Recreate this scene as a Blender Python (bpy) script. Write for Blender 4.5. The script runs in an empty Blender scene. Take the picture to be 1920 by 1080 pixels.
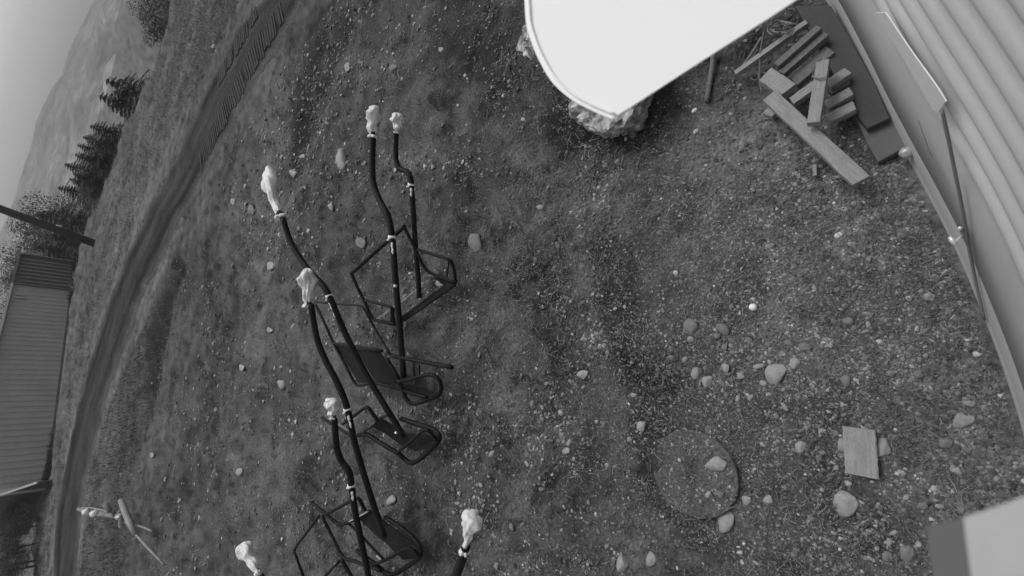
import bpy, math, random
import numpy as np
from mathutils import Vector, Matrix

random.seed(7); rng = np.random.default_rng(11)
sc = bpy.context.scene
COL = sc.collection

# ------------------------------------------------------------------ camera
F = 805.0                     # focal length in pixels of a 1920 px wide frame
AL, RO = math.radians(48.5), math.radians(14.0)   # depression of the axis, roll past the quarter turn
HC = 3.0
nd = np.array([math.cos(AL)*math.cos(RO), math.cos(AL)*math.sin(RO), math.sin(AL)])
fw = np.array([0, 0, 1.0]) - nd[2]*nd; fw /= np.linalg.norm(fw)
R3 = np.array([np.cross(fw, -nd), fw, -nd])       # camera (x right, y down, z forward) -> world
CAM = np.array([0, 0, HC])
cd = bpy.data.cameras.new('camera'); cam = bpy.data.objects.new('camera', cd); COL.objects.link(cam)
cd.sensor_width = 36.0; cd.lens = F/1920*36.0; cd.clip_start = 0.05; cd.clip_end = 12000
Rb = R3 @ np.diag([1, -1, -1])
M = Matrix([list(Rb[i])+[float(CAM[i])] for i in range(3)]+[[0, 0, 0, 1]])
cam.matrix_world = M
cd.dof.use_dof = True; cd.dof.focus_distance = 5.0; cd.dof.aperture_fstop = 2.4
sc.camera = cam

# ------------------------------------------------------------------ light
SUN_EL, SUN_AZ = math.radians(58), math.radians(35)   # azimuth from +Y towards +X
w = bpy.data.worlds.new('World'); sc.world = w; w.use_nodes = True
nt = w.node_tree; nt.nodes.clear()
sky = nt.nodes.new('ShaderNodeTexSky'); sky.sky_type = 'NISHITA'; sky.sun_disc = False
sky.sun_elevation = SUN_EL; sky.sun_rotation = SUN_AZ; sky.dust_density = 3.0; sky.air_density = 1.0
bw = nt.nodes.new('ShaderNodeRGBToBW'); bg = nt.nodes.new('ShaderNodeBackground'); wo = nt.nodes.new('ShaderNodeOutputWorld')
bg.inputs['Strength'].default_value = 0.135
nt.links.new(sky.outputs[0], bw.inputs[0]); nt.links.new(bw.outputs[0], bg.inputs[0]); nt.links.new(bg.outputs[0], wo.inputs[0])
sl = bpy.data.lights.new('sun', 'SUN'); sl.energy = 1.0; sl.angle = math.radians(30); sl.color = (1, 1, 1)
so = bpy.data.objects.new('sun', sl); COL.objects.link(so)
sdir = Vector((math.sin(SUN_AZ)*math.cos(SUN_EL), math.cos(SUN_AZ)*math.cos(SUN_EL), math.sin(SUN_EL)))
so.rotation_euler = sdir.to_track_quat('Z', 'Y').to_euler(); so.location = (0, 0, 30)
sc.view_settings.view_transform = 'Standard'; sc.view_settings.look = 'None'
sc.view_settings.gamma = 1.0; sc.view_settings.use_curve_mapping = False
sc.view_settings.exposure = 0.28
sc.cycles.volume_bounces = 0
sc.cycles.max_bounces = 5

# ------------------------------------------------------------------ geometry of the place
def ray(px, py): return R3 @ np.array([(px-960)/F, (py-540)/F, 1.0])
def G(px, py, z=0.0):
    d = ray(px, py); return CAM + (z-HC)/d[2]*d
def at(px, py, D):                       # the point on that line of sight D metres away on the map
    d = ray(px, py); return CAM + D/math.hypot(d[0], d[1])*d
def depth(p): return float(np.dot(R3[:, 2], np.asarray(p)-CAM))
def mpp(p): return depth(p)/F            # metres per photo pixel at a point

def lat(ix, iy, s):
    n = (ix*374761393 + iy*668265263 + s*974634777) & 0xffffffff
    n = ((n ^ (n >> 13))*1274126177) & 0xffffffff
    return ((n ^ (n >> 16)) & 0xffff)/65535.0
def vnoise(x, y, s=0):
    x = np.asarray(x, float); y = np.asarray(y, float)
    ix = np.floor(x).astype(np.int64); iy = np.floor(y).astype(np.int64)
    fx = x-ix; fy = y-iy; fx = fx*fx*(3-2*fx); fy = fy*fy*(3-2*fy)
    a = lat(ix, iy, s); b = lat(ix+1, iy, s); c = lat(ix, iy+1, s); d = lat(ix+1, iy+1, s)
    return (a*(1-fx)+b*fx)*(1-fy)+(c*(1-fx)+d*fx)*fy - 0.5
def fbm(x, y, o=4, s=0):
    t = 0; a = 1.0
    for k in range(o):
        t = t + a*vnoise(x*2**k, y*2**k, s+k); a *= 0.5
    return t
def segd(x, y, pts):                     # distance to a polyline on the map
    best = np.full(np.shape(x), 1e9)
    for (a, b) in zip(pts[:-1], pts[1:]):
        dx, dy = b[0]-a[0], b[1]-a[1]; L = dx*dx+dy*dy+1e-9
        t = np.clip(((x-a[0])*dx+(y-a[1])*dy)/L, 0, 1)
        best = np.minimum(best, np.hypot(x-a[0]-t*dx, y-a[1]-t*dy))
    return best
def smooth(a, b, x):
    t = np.clip((x-a)/(b-a), 0, 1); return t*t*(3-2*t)

# edge of the terrace: azimuth -> distance
EDGE = [(-60, 30), (-50, 30)] + sorted([(math.degrees(math.atan2(G(*p)[0], G(*p)[1])), math.hypot(*G(*p)[:2])) for p in
        [(66, 1075), (70, 1000), (84, 930), (112, 800), (128, 680), (138, 560), (150, 480), (165, 425), (182, 370), (206, 300), (237, 245), (268, 190), (290, 140), (305, 90), (318, 40)]]) + [(28, 33), (60, 40), (90, 45)]
EA = np.array([e[0] for e in EDGE]); ER = np.array([e[1] for e in EDGE])
o_ = np.argsort(EA); EA = EA[o_]; ER = ER[o_]
def redge(x, y): return np.interp(np.degrees(np.arctan2(x, y)), EA, ER)

rl = [(560, -60), (512, -15), (462, 38), (415, 120), (372, 200), (330, 300), (282, 390), (240, 480), (205, 570), (175, 665), (146, 770), (124, 870), (108, 970), (100, 1080), (96, 1160)]
rr = [(620, -60), (575, -15), (530, 45), (475, 130), (432, 215), (383, 310), (330, 400), (285, 490), (250, 580), (215, 680), (184, 780), (160, 870), (145, 970), (136, 1080), (132, 1160)]
rr = [(a+(14 if b < 500 else 6), b) for a, b in rr]
RL = [G(*p)[:2] for p in rl]; RRt = [G(*p)[:2] for p in rr]
RC = [(a+b)/2 for a, b in zip(RL, RRt)]; RW = [np.linalg.norm(a-b)/2 for a, b in zip(RL, RRt)]
def roadmask(x, y):
    m = np.zeros(np.shape(x))
    for i in range(len(RC)-1):
        d = segd(x, y, [RC[i], RC[i+1]]); wd = (RW[i]+RW[i+1])/2+0.25
        m = np.maximum(m, 1-smooth(wd, wd+0.8, d))
    return m
DITCH = [G(*p)[:2] for p in [(640, 60), (600, 140), (560, 220), (548, 300)]]
DITCH2 = [G(*p)[:2] for p in [(330, 500), (305, 580), (285, 680), (275, 770)]]
BANK = [G(*p)[:2] for p in [(1100, 480), (1115, 560), (1150, 640), (1180, 770), (1200, 860)]]
def hgt(x, y):
    x = np.asarray(x, float); y = np.asarray(y, float)
    r = np.hypot(x, y); e = r-redge(x, y)
    rm = roadmask(x, y)
    wal = smooth(0.0, 0.35, wdist(x, y))
    h = 0.10*fbm(x*0.5, y*0.5, 3, 3) + 0.08*fbm(x*2.2, y*2.2, 3, 9) + 0.05*fbm(x*8, y*8, 4, 21)
    h = h*(0.35+0.65*smooth(0.5, 3, r))
    h = h + 0.5*smooth(12, 30, r)*0.12*fbm(x*0.2, y*0.2, 3, 40)
    h = h - 0.12*np.exp(-(segd(x, y, DITCH)/0.5)**2) - 0.2*np.exp(-(segd(x, y, DITCH2)/0.7)**2)
    h = h + 0.035*np.exp(-(segd(x, y, BANK)/0.13)**2)
    h = h*(1-rm)*(0.25+0.75*wal)
    d = np.maximum(e, 0)
    h = np.where(e > -1.5, h*np.clip(-e/1.5, 0, 1), h) + 0.25*np.exp(-((e+0.5)/0.8)**2)*(r > 15)*(0.6+vnoise(x*0.8, y*0.8, 77))
    return h - 9*(1-np.exp(-d/22.0)) - 0.012*np.maximum(d-60, 0)

# foot of the cabin wall
WB = [(1430, -190), (1505, -70), (1568, 30), (1620, 128), (1662, 215), (1702, 292), (1752, 385), (1800, 482), (1845, 590), (1886, 700), (1921, 812), (1950, 920), (1975, 1030), (1990, 1120)]
WP = [G(*p)[:2] for p in WB]
WP = [WP[0]+(WP[0]-WP[1])*6] + WP + [WP[-1]+(WP[-1]-WP[-2])*8]
def wdist(x, y):
    best = np.full(np.shape(x), 1e9); 
    for a, b in zip(WP[:-1], WP[1:]):
        dx, dy = b[0]-a[0], b[1]-a[1]; L = math.hypot(dx, dy)
        t = ((x-a[0])*dx+(y-a[1])*dy)/L
        nrm = -((x-a[0])*dy-(y-a[1])*dx)/L
        ins = (t > -0.02) & (t < L+0.02)
        best = np.where(ins & (np.abs(nrm) < np.abs(best)), -nrm, best)
    return best
# sign: positive on the camera's side
if float(wdist(np.array(0.3), np.array(1.5))) < 0:
    _wd = wdist
    def wdist(x, y): return -_wd(x, y)
def W(px, py, off=0.0):                 # point where that line of sight meets the wall, 'off' in front of it
    d = ray(px, py); best = None
    for a, b in zip(WP[:-1], WP[1:]):
        t_ = b-a; n = np.array([-t_[1], t_[0]]); n /= np.linalg.norm(n)
        if np.dot(n, np.array([0.3, 1.5])-a) < 0: n = -n
        a2 = a+n*off; den = np.dot(n, d[:2])
        if abs(den) < 1e-9: continue
        k = np.dot(n, a2)/den
        if k <= 0: continue
        q = d[:2]*k; s = np.dot(q-a2, t_)/np.dot(t_, t_)
        if -0.01 <= s <= 1.01 and (best is None or k < best): best = k
    return CAM+best*d if best else None

# ------------------------------------------------------------------ materials
def mat(name, base, var=0.25, scale=8.0, rough=0.85, metal=0.0, bump=0.0, bscale=40.0, spec=0.3, stretch=None, attr=None, detail=6.0, fine=0.0, fscale=60.0):
    m = bpy.data.materials.new(name); m.use_nodes = True; t = m.node_tree; N = t.nodes; L = t.links
    b = N['Principled BSDF']; b.inputs['Roughness'].default_value = rough; b.inputs['Metallic'].default_value = metal
    b.inputs['Specular IOR Level'].default_value = spec
    tc = N.new('ShaderNodeTexCoord'); mp = N.new('ShaderNodeMapping'); L.new(tc.outputs['Object'], mp.inputs[0])
    if stretch: mp.inputs['Scale'].default_value = stretch
    n = N.new('ShaderNodeTexNoise'); n.inputs['Scale'].default_value = scale; n.inputs['Detail'].default_value = detail; n.inputs['Roughness'].default_value = 0.65
    L.new(mp.outputs[0], n.inputs[0])
    mr = N.new('ShaderNodeMapRange'); mr.inputs['From Min'].default_value = 0.3; mr.inputs['From Max'].default_value = 0.7
    mr.inputs['To Min'].default_value = base*(1-var); mr.inputs['To Max'].default_value = base*(1+var)
    L.new(n.outputs[0], mr.inputs[0]); out = mr.outputs[0]
    if fine:
        n3 = N.new('ShaderNodeTexNoise'); n3.inputs['Scale'].default_value = fscale; n3.inputs['Detail'].default_value = 3; L.new(mp.outputs[0], n3.inputs[0])
        m3 = N.new('ShaderNodeMapRange'); m3.inputs['From Min'].default_value = 0.3; m3.inputs['From Max'].default_value = 0.7
        m3.inputs['To Min'].default_value = 1-fine; m3.inputs['To Max'].default_value = 1+fine; L.new(n3.outputs[0], m3.inputs[0])
        mm = N.new('ShaderNodeMath'); mm.operation = 'MULTIPLY'; L.new(out, mm.inputs[0]); L.new(m3.outputs[0], mm.inputs[1]); out = mm.outputs[0]
    if attr:
        at_ = N.new('ShaderNodeAttribute'); at_.attribute_name = attr
        mm = N.new('ShaderNodeMath'); mm.operation = 'MULTIPLY'; L.new(out, mm.inputs[0]); L.new(at_.outputs['Fac'], mm.inputs[1]); out = mm.outputs[0]
    L.new(out, b.inputs['Base Color'])
    if bump:
        n2 = N.new('ShaderNodeTexNoise'); n2.inputs['Scale'].default_value = bscale; n2.inputs['Detail'].default_value = 5; L.new(mp.outputs[0], n2.inputs[0])
        bp = N.new('ShaderNodeBump'); bp.inputs['Strength'].default_value = min(1, bump); bp.inputs['Distance'].default_value = 0.02; L.new(n2.outputs[0], bp.inputs['Height']); L.new(bp.outputs[0], b.inputs['Normal'])
    return m
MT = {}
MT['soil'] = mat('soil', 0.088, 0.36, 1.6, 0.95, spec=0.03, bump=1.0, bscale=28, attr='soil', detail=12, fine=0.38, fscale=45)
MT['road'] = mat('road_dirt', 0.046, 0.30, 0.9, 0.95, spec=0.03, bump=1.0, bscale=14, detail=12, fine=0.35, fscale=16, attr='tone')
MT['print'] = mat('dark_track_soil', 0.030, 0.2, 3.0, 0.95)  # darker tone than the road, for the cleat prints
MT['pebble'] = mat('pebble', 0.21, 0.7, 9.0, 0.8, attr='tone', fine=0.2)
MT['clod'] = mat('clod', 0.085, 0.35, 14.0, 0.95, attr='tone', fine=0.3)
MT['stone'] = mat('field_stone', 0.31, 0.3, 4.0, 0.85, bump=0.4, bscale=25, fine=0.15, fscale=20)
MT['stone_dark'] = mat('dusty_stone', 0.19, 0.2, 4.0, 0.9, bump=0.4, bscale=25, fine=0.15, fscale=20)
MT['boulder'] = mat('boulder_rock', 0.34, 0.95, 9.0, 0.85, bump=1.0, bscale=12, fine=0.3, fscale=30)
MT['straw'] = mat('straw', 0.20, 0.3, 30.0, 0.8, attr='tone')
MT['grass'] = mat('grass_blade', 0.14, 0.3, 0.7, 0.9, spec=0.1, attr='tone')
MT['wood'] = mat('weathered_wood', 0.28, 0.22, 6.0, 0.8, bump=0.3, bscale=30, stretch=(1, 8, 8), fine=0.15)
MT['wood_dark'] = mat('dark_wood', 0.16, 0.25, 6.0, 0.85, bump=0.3, bscale=30, fine=0.2)  # darker wood tone for some planks, blocks and sticks
MT['tar'] = mat('tarred_beam', 0.070, 0.10, 5.0, 0.9, bump=0.15, bscale=60, fine=0.06, fscale=80)
MT['board'] = mat('grey_board', 0.125, 0.08, 3.0, 0.8, bump=0.1, bscale=80, fine=0.05, fscale=80)
MT['tube'] = mat('black_tube', 0.009, 0.4, 12.0, 0.6, spec=0.2, fine=0.3, fscale=40)
MT['slat'] = mat('dark_slat', 0.020, 0.35, 15.0, 0.8, spec=0.1, fine=0.3, fscale=50)
MT['bag'] = mat('white_plastic', 0.70, 0.16, 30.0, 0.4, bump=0.35, bscale=30, spec=0.5)
MT['tape'] = mat('white_tape', 0.85, 0.05, 30.0, 0.4)
MT['panel'] = mat('white_panel', 0.93, 0.01, 1.2, 0.6, spec=0.2)
MT['siding'] = mat('wall_siding', 0.62, 0.05, 1.5, 0.55, bump=0.05, bscale=60, fine=0.03, fscale=200)
MT['trim'] = mat('wall_trim', 0.33, 0.05, 2.0, 0.6, bump=0.05, fine=0.03, fscale=200)
MT['flash'] = mat('metal_flashing', 0.80, 0.05, 2.0, 0.45, fine=0.03)
MT['gap'] = mat('rubber_cable', 0.19, 0.1, 5.0, 0.8)
MT['chrome'] = mat('bright_metal', 0.75, 0.25, 90.0, 0.3, metal=0.35)
MT['chain'] = mat('galvanised_chain', 0.45, 0.45, 80.0, 0.35, metal=0.3)
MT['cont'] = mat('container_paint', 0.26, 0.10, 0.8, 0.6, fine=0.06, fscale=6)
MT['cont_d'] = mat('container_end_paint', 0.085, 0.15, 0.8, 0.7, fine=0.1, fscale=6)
MT['cont_l'] = mat('container_rail', 0.40, 0.2, 2.0, 0.6)
MT['pole'] = mat('tower_steel', 0.040, 0.25, 3.0, 0.6, fine=0.15, fscale=10)
MT['leaf_d'] = mat('conifer_needles', 0.045, 0.4, 0.9, 0.8, fine=0.3, fscale=4)
MT['leaf_l'] = mat('pale_leaves', 0.10, 0.5, 0.8, 0.8, fine=0.4, fscale=3)
MT['bark'] = mat('bark', 0.10, 0.3, 5.0, 0.9)
MT['hill'] = mat('hill_forest', 0.15, 0.85, 0.018, 0.95, detail=14, fine=0.45, fscale=0.15)
MT['tubes'] = mat('pale_tube_metal', 0.22, 0.2, 5.0, 0.45, fine=0.2)
MT['rope'] = mat('pale_rope', 0.20, 0.2, 30.0, 0.9)
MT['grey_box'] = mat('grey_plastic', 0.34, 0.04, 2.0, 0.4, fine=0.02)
MT['grey_shade'] = mat('grey_painted_shade', 0.095, 0.04, 2.0, 0.6)  # darker copy of the grey plastic; the side's shade put into the colour

# ------------------------------------------------------------------ mesh helpers
def children_of(o): return [c for c in bpy.data.objects if c.parent == o]
def tag(o, label=None, cat=None, group=None, kind=None):
    if label: o['label'] = label
    if cat: o['category'] = cat
    if group: o['group'] = group
    if kind: o['kind'] = kind
    return o
def empty(name, loc, label, cat, group=None):
    o = bpy.data.objects.new(name, None); COL.objects.link(o); o.location = [float(v) for v in loc]; o.empty_display_size = 0.1
    return tag(o, label, cat, group)
def mk(name, V, Fc, material, parent=None, smooth_=False, origin=None, attr=None):
    V = np.asarray(V, float).reshape(-1, 3)
    off = np.array(parent_world(parent)) if parent else (np.array(origin, float) if origin is not None else np.zeros(3))
    V = V-off
    me = bpy.data.meshes.new(name)
    if isinstance(Fc, np.ndarray):
        k = Fc.shape[1]; me.vertices.add(len(V)); me.vertices.foreach_set('co', V.ravel().astype(np.float32))
        me.loops.add(Fc.size); me.loops.foreach_set('vertex_index', Fc.ravel().astype(np.int32))
        me.polygons.add(len(Fc)); me.polygons.foreach_set('loop_start', np.arange(0, Fc.size, k, dtype=np.int32))
        me.update(calc_edges=True)
    else:
        me.from_pydata([tuple(v) for v in V], [], Fc)
    me.validate()
    if attr is not None:
        a = me.attributes.new(attr[0], 'FLOAT', 'POINT'); a.data.foreach_set('value', np.asarray(attr[1], np.float32))
    me.polygons.foreach_set('use_smooth', [smooth_]*len(me.polygons))
    me.materials.append(material); me.update()
    o = bpy.data.objects.new(name, me); COL.objects.link(o)
    if parent:
        o.parent = parent
    elif origin is not None: o.location = [float(v) for v in origin]
    return o
def parent_world(o):
    l = Vector(o.location); p = o.parent
    while p: l += Vector(p.location); p = p.parent
    return l
class MB:
    def __init__(s): s.v = []; s.f = []
    def add(s, V, Fc):
        n = len(s.v); s.v += [tuple(map(float, v)) for v in V]; s.f += [tuple(i+n for i in f) for f in Fc]; return s
    def tube(s, pts, rad, sides=8, smooth_n=0, taper=None):
        P = [np.asarray(p, float) for p in pts]
        if smooth_n and len(P) > 2:
            Q = []
            E = [2*P[0]-P[1]]+P+[2*P[-1]-P[-2]]
            for i in range(1, len(E)-2):
                for k in range(smooth_n):
                    t = k/smooth_n; a, b, c, d = E[i-1:i+3]
                    Q.append(0.5*((2*b)+(-a+c)*t+(2*a-5*b+4*c-d)*t*t+(-a+3*b-3*c+d)*t**3))
            Q.append(P[-1]); P = Q
        r_ = rad if hasattr(rad, '__len__') else [rad]*len(P)
        if hasattr(rad, '__len__') and len(rad) != len(P):
            r_ = np.interp(np.linspace(0, 1, len(P)), np.linspace(0, 1, len(rad)), rad)
        n0 = None; rings = []
        for i, p in enumerate(P):
            t = (P[min(i+1, len(P)-1)]-P[max(i-1, 0)]); t = t/(np.linalg.norm(t)+1e-9)
            if n0 is None:
                n0 = np.cross(t, [0, 0, 1.0]) if abs(t[2]) < 0.9 else np.cross(t, [1.0, 0, 0])
            n0 = n0-np.dot(n0, t)*t; n0 /= np.linalg.norm(n0)+1e-9; b = np.cross(t, n0)
            rings.append([p+r_[i]*(math.cos(a)*n0+math.sin(a)*b) for a in np.linspace(0, 2*math.pi, sides, endpoint=False)])
        V = [v for r in rings for v in r]; Fc = []
        for i in range(len(rings)-1):
            for k in range(sides):
                Fc.append((i*sides+k, i*sides+(k+1) % sides, (i+1)*sides+(k+1) % sides, (i+1)*sides+k))
        Fc.append(tuple(range(sides-1, -1, -1))); Fc.append(tuple((len(rings)-1)*sides+k for k in range(sides)))
        return s.add(V, Fc)
    def prism(s, top, down, bev=0.0):          # polygon (3D, any plane) extruded by the vector 'down'
        T = [np.asarray(p, float) for p in top]; d = np.asarray(down, float); n = len(T); c = sum(T)/n
        if bev:
            L = np.linalg.norm(d); u = d/L
            ins = [p+(c-p)/np.linalg.norm(c-p)*bev for p in T]
            rings = [ins, [p+u*bev for p in T], [p+d-u*bev for p in T], [p+d for p in ins]]
        else: rings = [T, [p+d for p in T]]
        V = [v for r in rings for v in r]; Fc = []
        for i in range(len(rings)-1):
            for k in range(n): Fc.append((i*n+k, (i+1)*n+k, (i+1)*n+(k+1) % n, i*n+(k+1) % n))
        Fc.append(tuple(range(n))); Fc.append(tuple((len(rings)-1)*n+k for k in range(n-1, -1, -1)))
        return s.add(V, Fc)
    def build(s, name, m, parent=None, sm=False, origin=None):
        o = mk(name, s.v, s.f, m, parent, sm, origin)
        bpy_fix(o); return o
def bpy_fix(o):
    import bmesh
    bm = bmesh.new(); bm.from_mesh(o.data); bmesh.ops.recalc_face_normals(bm, faces=bm.faces); bm.to_mesh(o.data); bm.free()

# icosphere template
def ico(sub=1):
    import bmesh
    bm = bmesh.new(); bmesh.ops.create_icosphere(bm, subdivisions=sub, radius=1); V = np.array([v.co[:] for v in bm.verts]); Fc = np.array([[v.index for v in f.verts] for f in bm.faces]); bm.free(); return V, Fc
ICO1, ICO2, ICO3, ICO4, ICO5 = ico(1), ico(2), ico(3), ico(4), ico(5)

# ------------------------------------------------------------------ ground sheet
def zone(x, y):
    """dry / wet / trodden soil plus painted shade and haze light: relative tone of the ground"""
    s = np.ones(np.shape(x))
    def cap(pts, wd, amt, nz=0.5):
        q = [G(*p)[:2] for p in pts]; d = segd(x, y, q) + nz*wd*fbm(x*1.3/wd, y*1.3/wd, 4, 55)
        return amt*np.exp(-(d/wd)**2)
    wx_ = fbm(x*1.7, y*1.7, 5, 101); wy_ = fbm(x*6, y*6, 4, 102)
    def hard(pts, wd, amt):
        q = [G(*p)[:2] for p in pts]; d = segd(x, y, q)/wd + .75*wx_ + .35*wy_
        return amt*smooth(1.12, .82, d)
    s = s - hard([(590, 60), (575, 140), (556, 215), (552, 290)], .42, .35) - hard([(322, 500), (300, 560), (286, 640), (282, 720)], .9, .38)
    s = s - hard([(410, 330), (360, 470), (345, 560)], .35, .25) - hard([(840, 60), (960, 90), (1040, 190)], .55, .25) - hard([(620, 860), (560, 920), (520, 990)], .25, .28)
    s = s - hard([(1150, 490), (1175, 600), (1240, 700)], .17, .34) - hard([(1040, 600), (1080, 760), (1060, 900)], .2, .2) - hard([(1180, 690), (1330, 760), (1420, 770)], .13, .2) - hard([(1230, 760), (1200, 870), (1290, 1010)], .11, .28) - hard([(880, 300), (960, 360)], .35, .18)  # first patch paints the bank's shadow into the soil
    s = s - hard([(1560, 740), (1530, 800), (1540, 900), (1620, 1000)], .10, .25) + hard([(1080, 480), (1110, 580)], .10, .3) + hard([(950, 380), (1010, 480)], .22, .2)
    s = s - cap([(650, 40), (600, 140), (560, 220), (548, 300)], 0.45, 0.40)
    s = s - cap([(720, 60), (830, 100), (930, 60)], 0.9, 0.28)
    s = s - cap([(335, 500), (300, 600), (280, 700)], 0.8, 0.42)
    s = s - cap([(250, 860), (225, 930), (215, 1060)], 0.9, 0.22)
    s = s - cap([(1050, 200), (1080, 265), (1160, 270), (1230, 230)], 0.17, 0.45)  # shade at the boulder's foot, darkened into the soil colour
    s = s - cap([(1130, 500), (1170, 590)], 0.13, 0.2)  # with the next line: more bank shadow painted into the soil
    s = s - cap([(1150, 620), (1230, 760)], 0.14, 0.2)
    s = s - cap([(1180, 800), (1220, 960), (1330, 1020), (1480, 1040)], 0.13, 0.28)
    s = s - cap([(1620, 760), (1520, 760), (1560, 1040), (1700, 960)], 0.10, 0.28)
    s = s + cap([(1080, 420), (1110, 560)], 0.15, 0.35) + cap([(1170, 770), (1185, 860)], 0.06, 0.5) + cap([(430, 380), (470, 520), (520, 620)], .5, .22) + cap([(930, 480), (950, 620)], .25, .25)
    s = s + cap([(1350, 300), (1550, 420), (1650, 600), (1800, 800)], .6, .62, .2) + cap([(1750, 700), (1880, 850), (1800, 940)], .2, .4, .2)  # lifts the right-hand soil for pale gravel and painted haze light
    s = s - cap([(480, 160), (450, 260), (420, 360)], .5, .15) - cap([(390, 470), (360, 640), (350, 900)], .5, .22) - cap([(600, 850), (560, 900)], .15, .3)
    s = s + cap([(720, 300), (760, 330)], 0.3, 0.35)
    s = s + cap([(1350, 330), (1500, 430), (1450, 600)], 0.35, 0.25)
    s = s + cap([(1600, 450), (1750, 560), (1850, 820)], 0.25, 0.22)
    s = s + cap([(1130, 350), (960, 420)], 0.45, 0.15)
    r = np.hypot(x, y)
    rd = segd(x, y, RC)
    s = s + 0.55*smooth(16, 30, r)*(0.6+0.8*fbm(x*0.35, y*0.35, 4, 31))
    s = s + 0.25*np.exp(-((rd-2.6)/1.2)**2)*smooth(9, 14, r)
    cl = np.abs(fbm(x*2.3, y*2.3, 5, 81))
    s = s*(1+0.55*fbm(x*0.7, y*0.7, 5, 66)+0.55*fbm(x*4, y*4, 5, 71)+0.30*fbm(x*16, y*16, 3, 75)-0.5*np.exp(-(cl/.05)**2)*smooth(1.2, 2.5, r))
    return np.clip(s, 0.35, 2.2)
NA, NR = 1300, 520
aa = np.linspace(0, 2*math.pi, NA, endpoint=False)
# finer spokes towards the camera's view
aa = aa + 0.55*np.sin(aa-math.radians(90)+math.pi)*-1*0
ri = np.concatenate([[0.02], 0.06*np.exp(np.linspace(0, math.log(75/0.06), NR-41)), 75*np.exp(np.linspace(0.05, math.log(1500/75), 40))])
RRg, AAg = np.meshgrid(ri, aa, indexing='ij')
gx, gy = (RRg*np.sin(AAg)).ravel(), (RRg*np.cos(AAg)).ravel()
gz = hgt(gx, gy)
ii, jj = np.meshgrid(np.arange(NR-1), np.arange(NA), indexing='ij')
j2 = (jj+1) % NA
GF = np.stack([ii*NA+jj, ii*NA+j2, (ii+1)*NA+j2, (ii+1)*NA+jj], -1).reshape(-1, 4)
GV = np.concatenate([np.stack([gx, gy, gz], 1), [[0, 0, float(hgt(np.array(0.0), np.array(0.001)))]]])
gd = mk('ground', GV, GF, MT['soil'], smooth_=True, attr=('soil', np.append(zone(gx, gy), 1.0)))
tag(gd, kind='structure')

# road strip
V = []; Fc = []
nc = 9
def dens(L, n=14):
    out = []
    for a, b in zip(L[:-1], L[1:]):
        for k in range(n): out.append(a+(b-a)*k/n)
    out.append(L[-1]); return out
def cr(L, n=8):
    P = [np.asarray(p, float) for p in L]; E = [2*P[0]-P[1]]+P+[2*P[-1]-P[-2]]; Q = []
    for i in range(1, len(E)-2):
        for k in range(n):
            t = k/n; a, b, c, d = E[i-1:i+3]; Q.append(0.5*((2*b)+(-a+c)*t+(2*a-5*b+4*c-d)*t*t+(-a+3*b-3*c+d)*t**3))
    Q.append(P[-1]); return Q
LL, RRs = cr(RL, 40), cr(RRt, 40)
nc = 33; T_ = []
LLa, RRa = np.array(LL), np.array(RRs); sl_ = np.concatenate([[0], np.cumsum(np.linalg.norm(np.diff((LLa+RRa)/2, axis=0), axis=1))])
for i, (a, b) in enumerate(zip(LL, RRs)):
    e1 = 0.7*float(fbm(sl_[i]*.9, 3.3, 5, 5)); e2 = 0.7*float(fbm(sl_[i]*.9, 9.3, 5, 6))
    u = (b-a)/np.linalg.norm(b-a)
    a_, b_ = a+u*(e1-.25), b+u*(e2+.25); wl = np.linalg.norm(b_-a_)
    t = np.linspace(0, 1, nc); px_, py_ = a_[0]+(b_[0]-a_[0])*t, a_[1]+(b_[1]-a_[1])*t
    rut = np.exp(-((t-.24)/.09)**2)+np.exp(-((t-.76)/.09)**2)
    zz = .026+.012*fbm(px_*1.1, py_*1.1, 4, 8)*np.sin(np.pi*t)-.016*rut+.012*vnoise(t*9, sl_[i]*.25, 12)*np.sin(np.pi*t)
    zz = np.maximum(zz, .006); zz[[0, -1]] = -.03
    tn = 1-.30*rut*(1+.8*fbm(t*6, sl_[i]*.35, 3, 15))+.55*fbm(t*11, sl_[i]*.22, 3, 14)+.3*fbm(px_*1.6, py_*1.6, 4, 19)+1.0*smooth(.16, 0, t)+1.0*smooth(.80, 1, t)+.5*vnoise(t*4, sl_[i]*2.5, 44)*(np.abs(t-.5) > .3)
    V += list(zip(px_, py_, zz)); T_ += list(np.clip(tn, .45, 2.2))
for i in range(len(LL)-1):
    for k in range(nc-1): Fc.append((i*nc+k, i*nc+k+1, (i+1)*nc+k+1, (i+1)*nc+k))
tag(mk('road', V, Fc, MT['road'], smooth_=True, attr=('tone', T_)), kind='structure')
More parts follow.
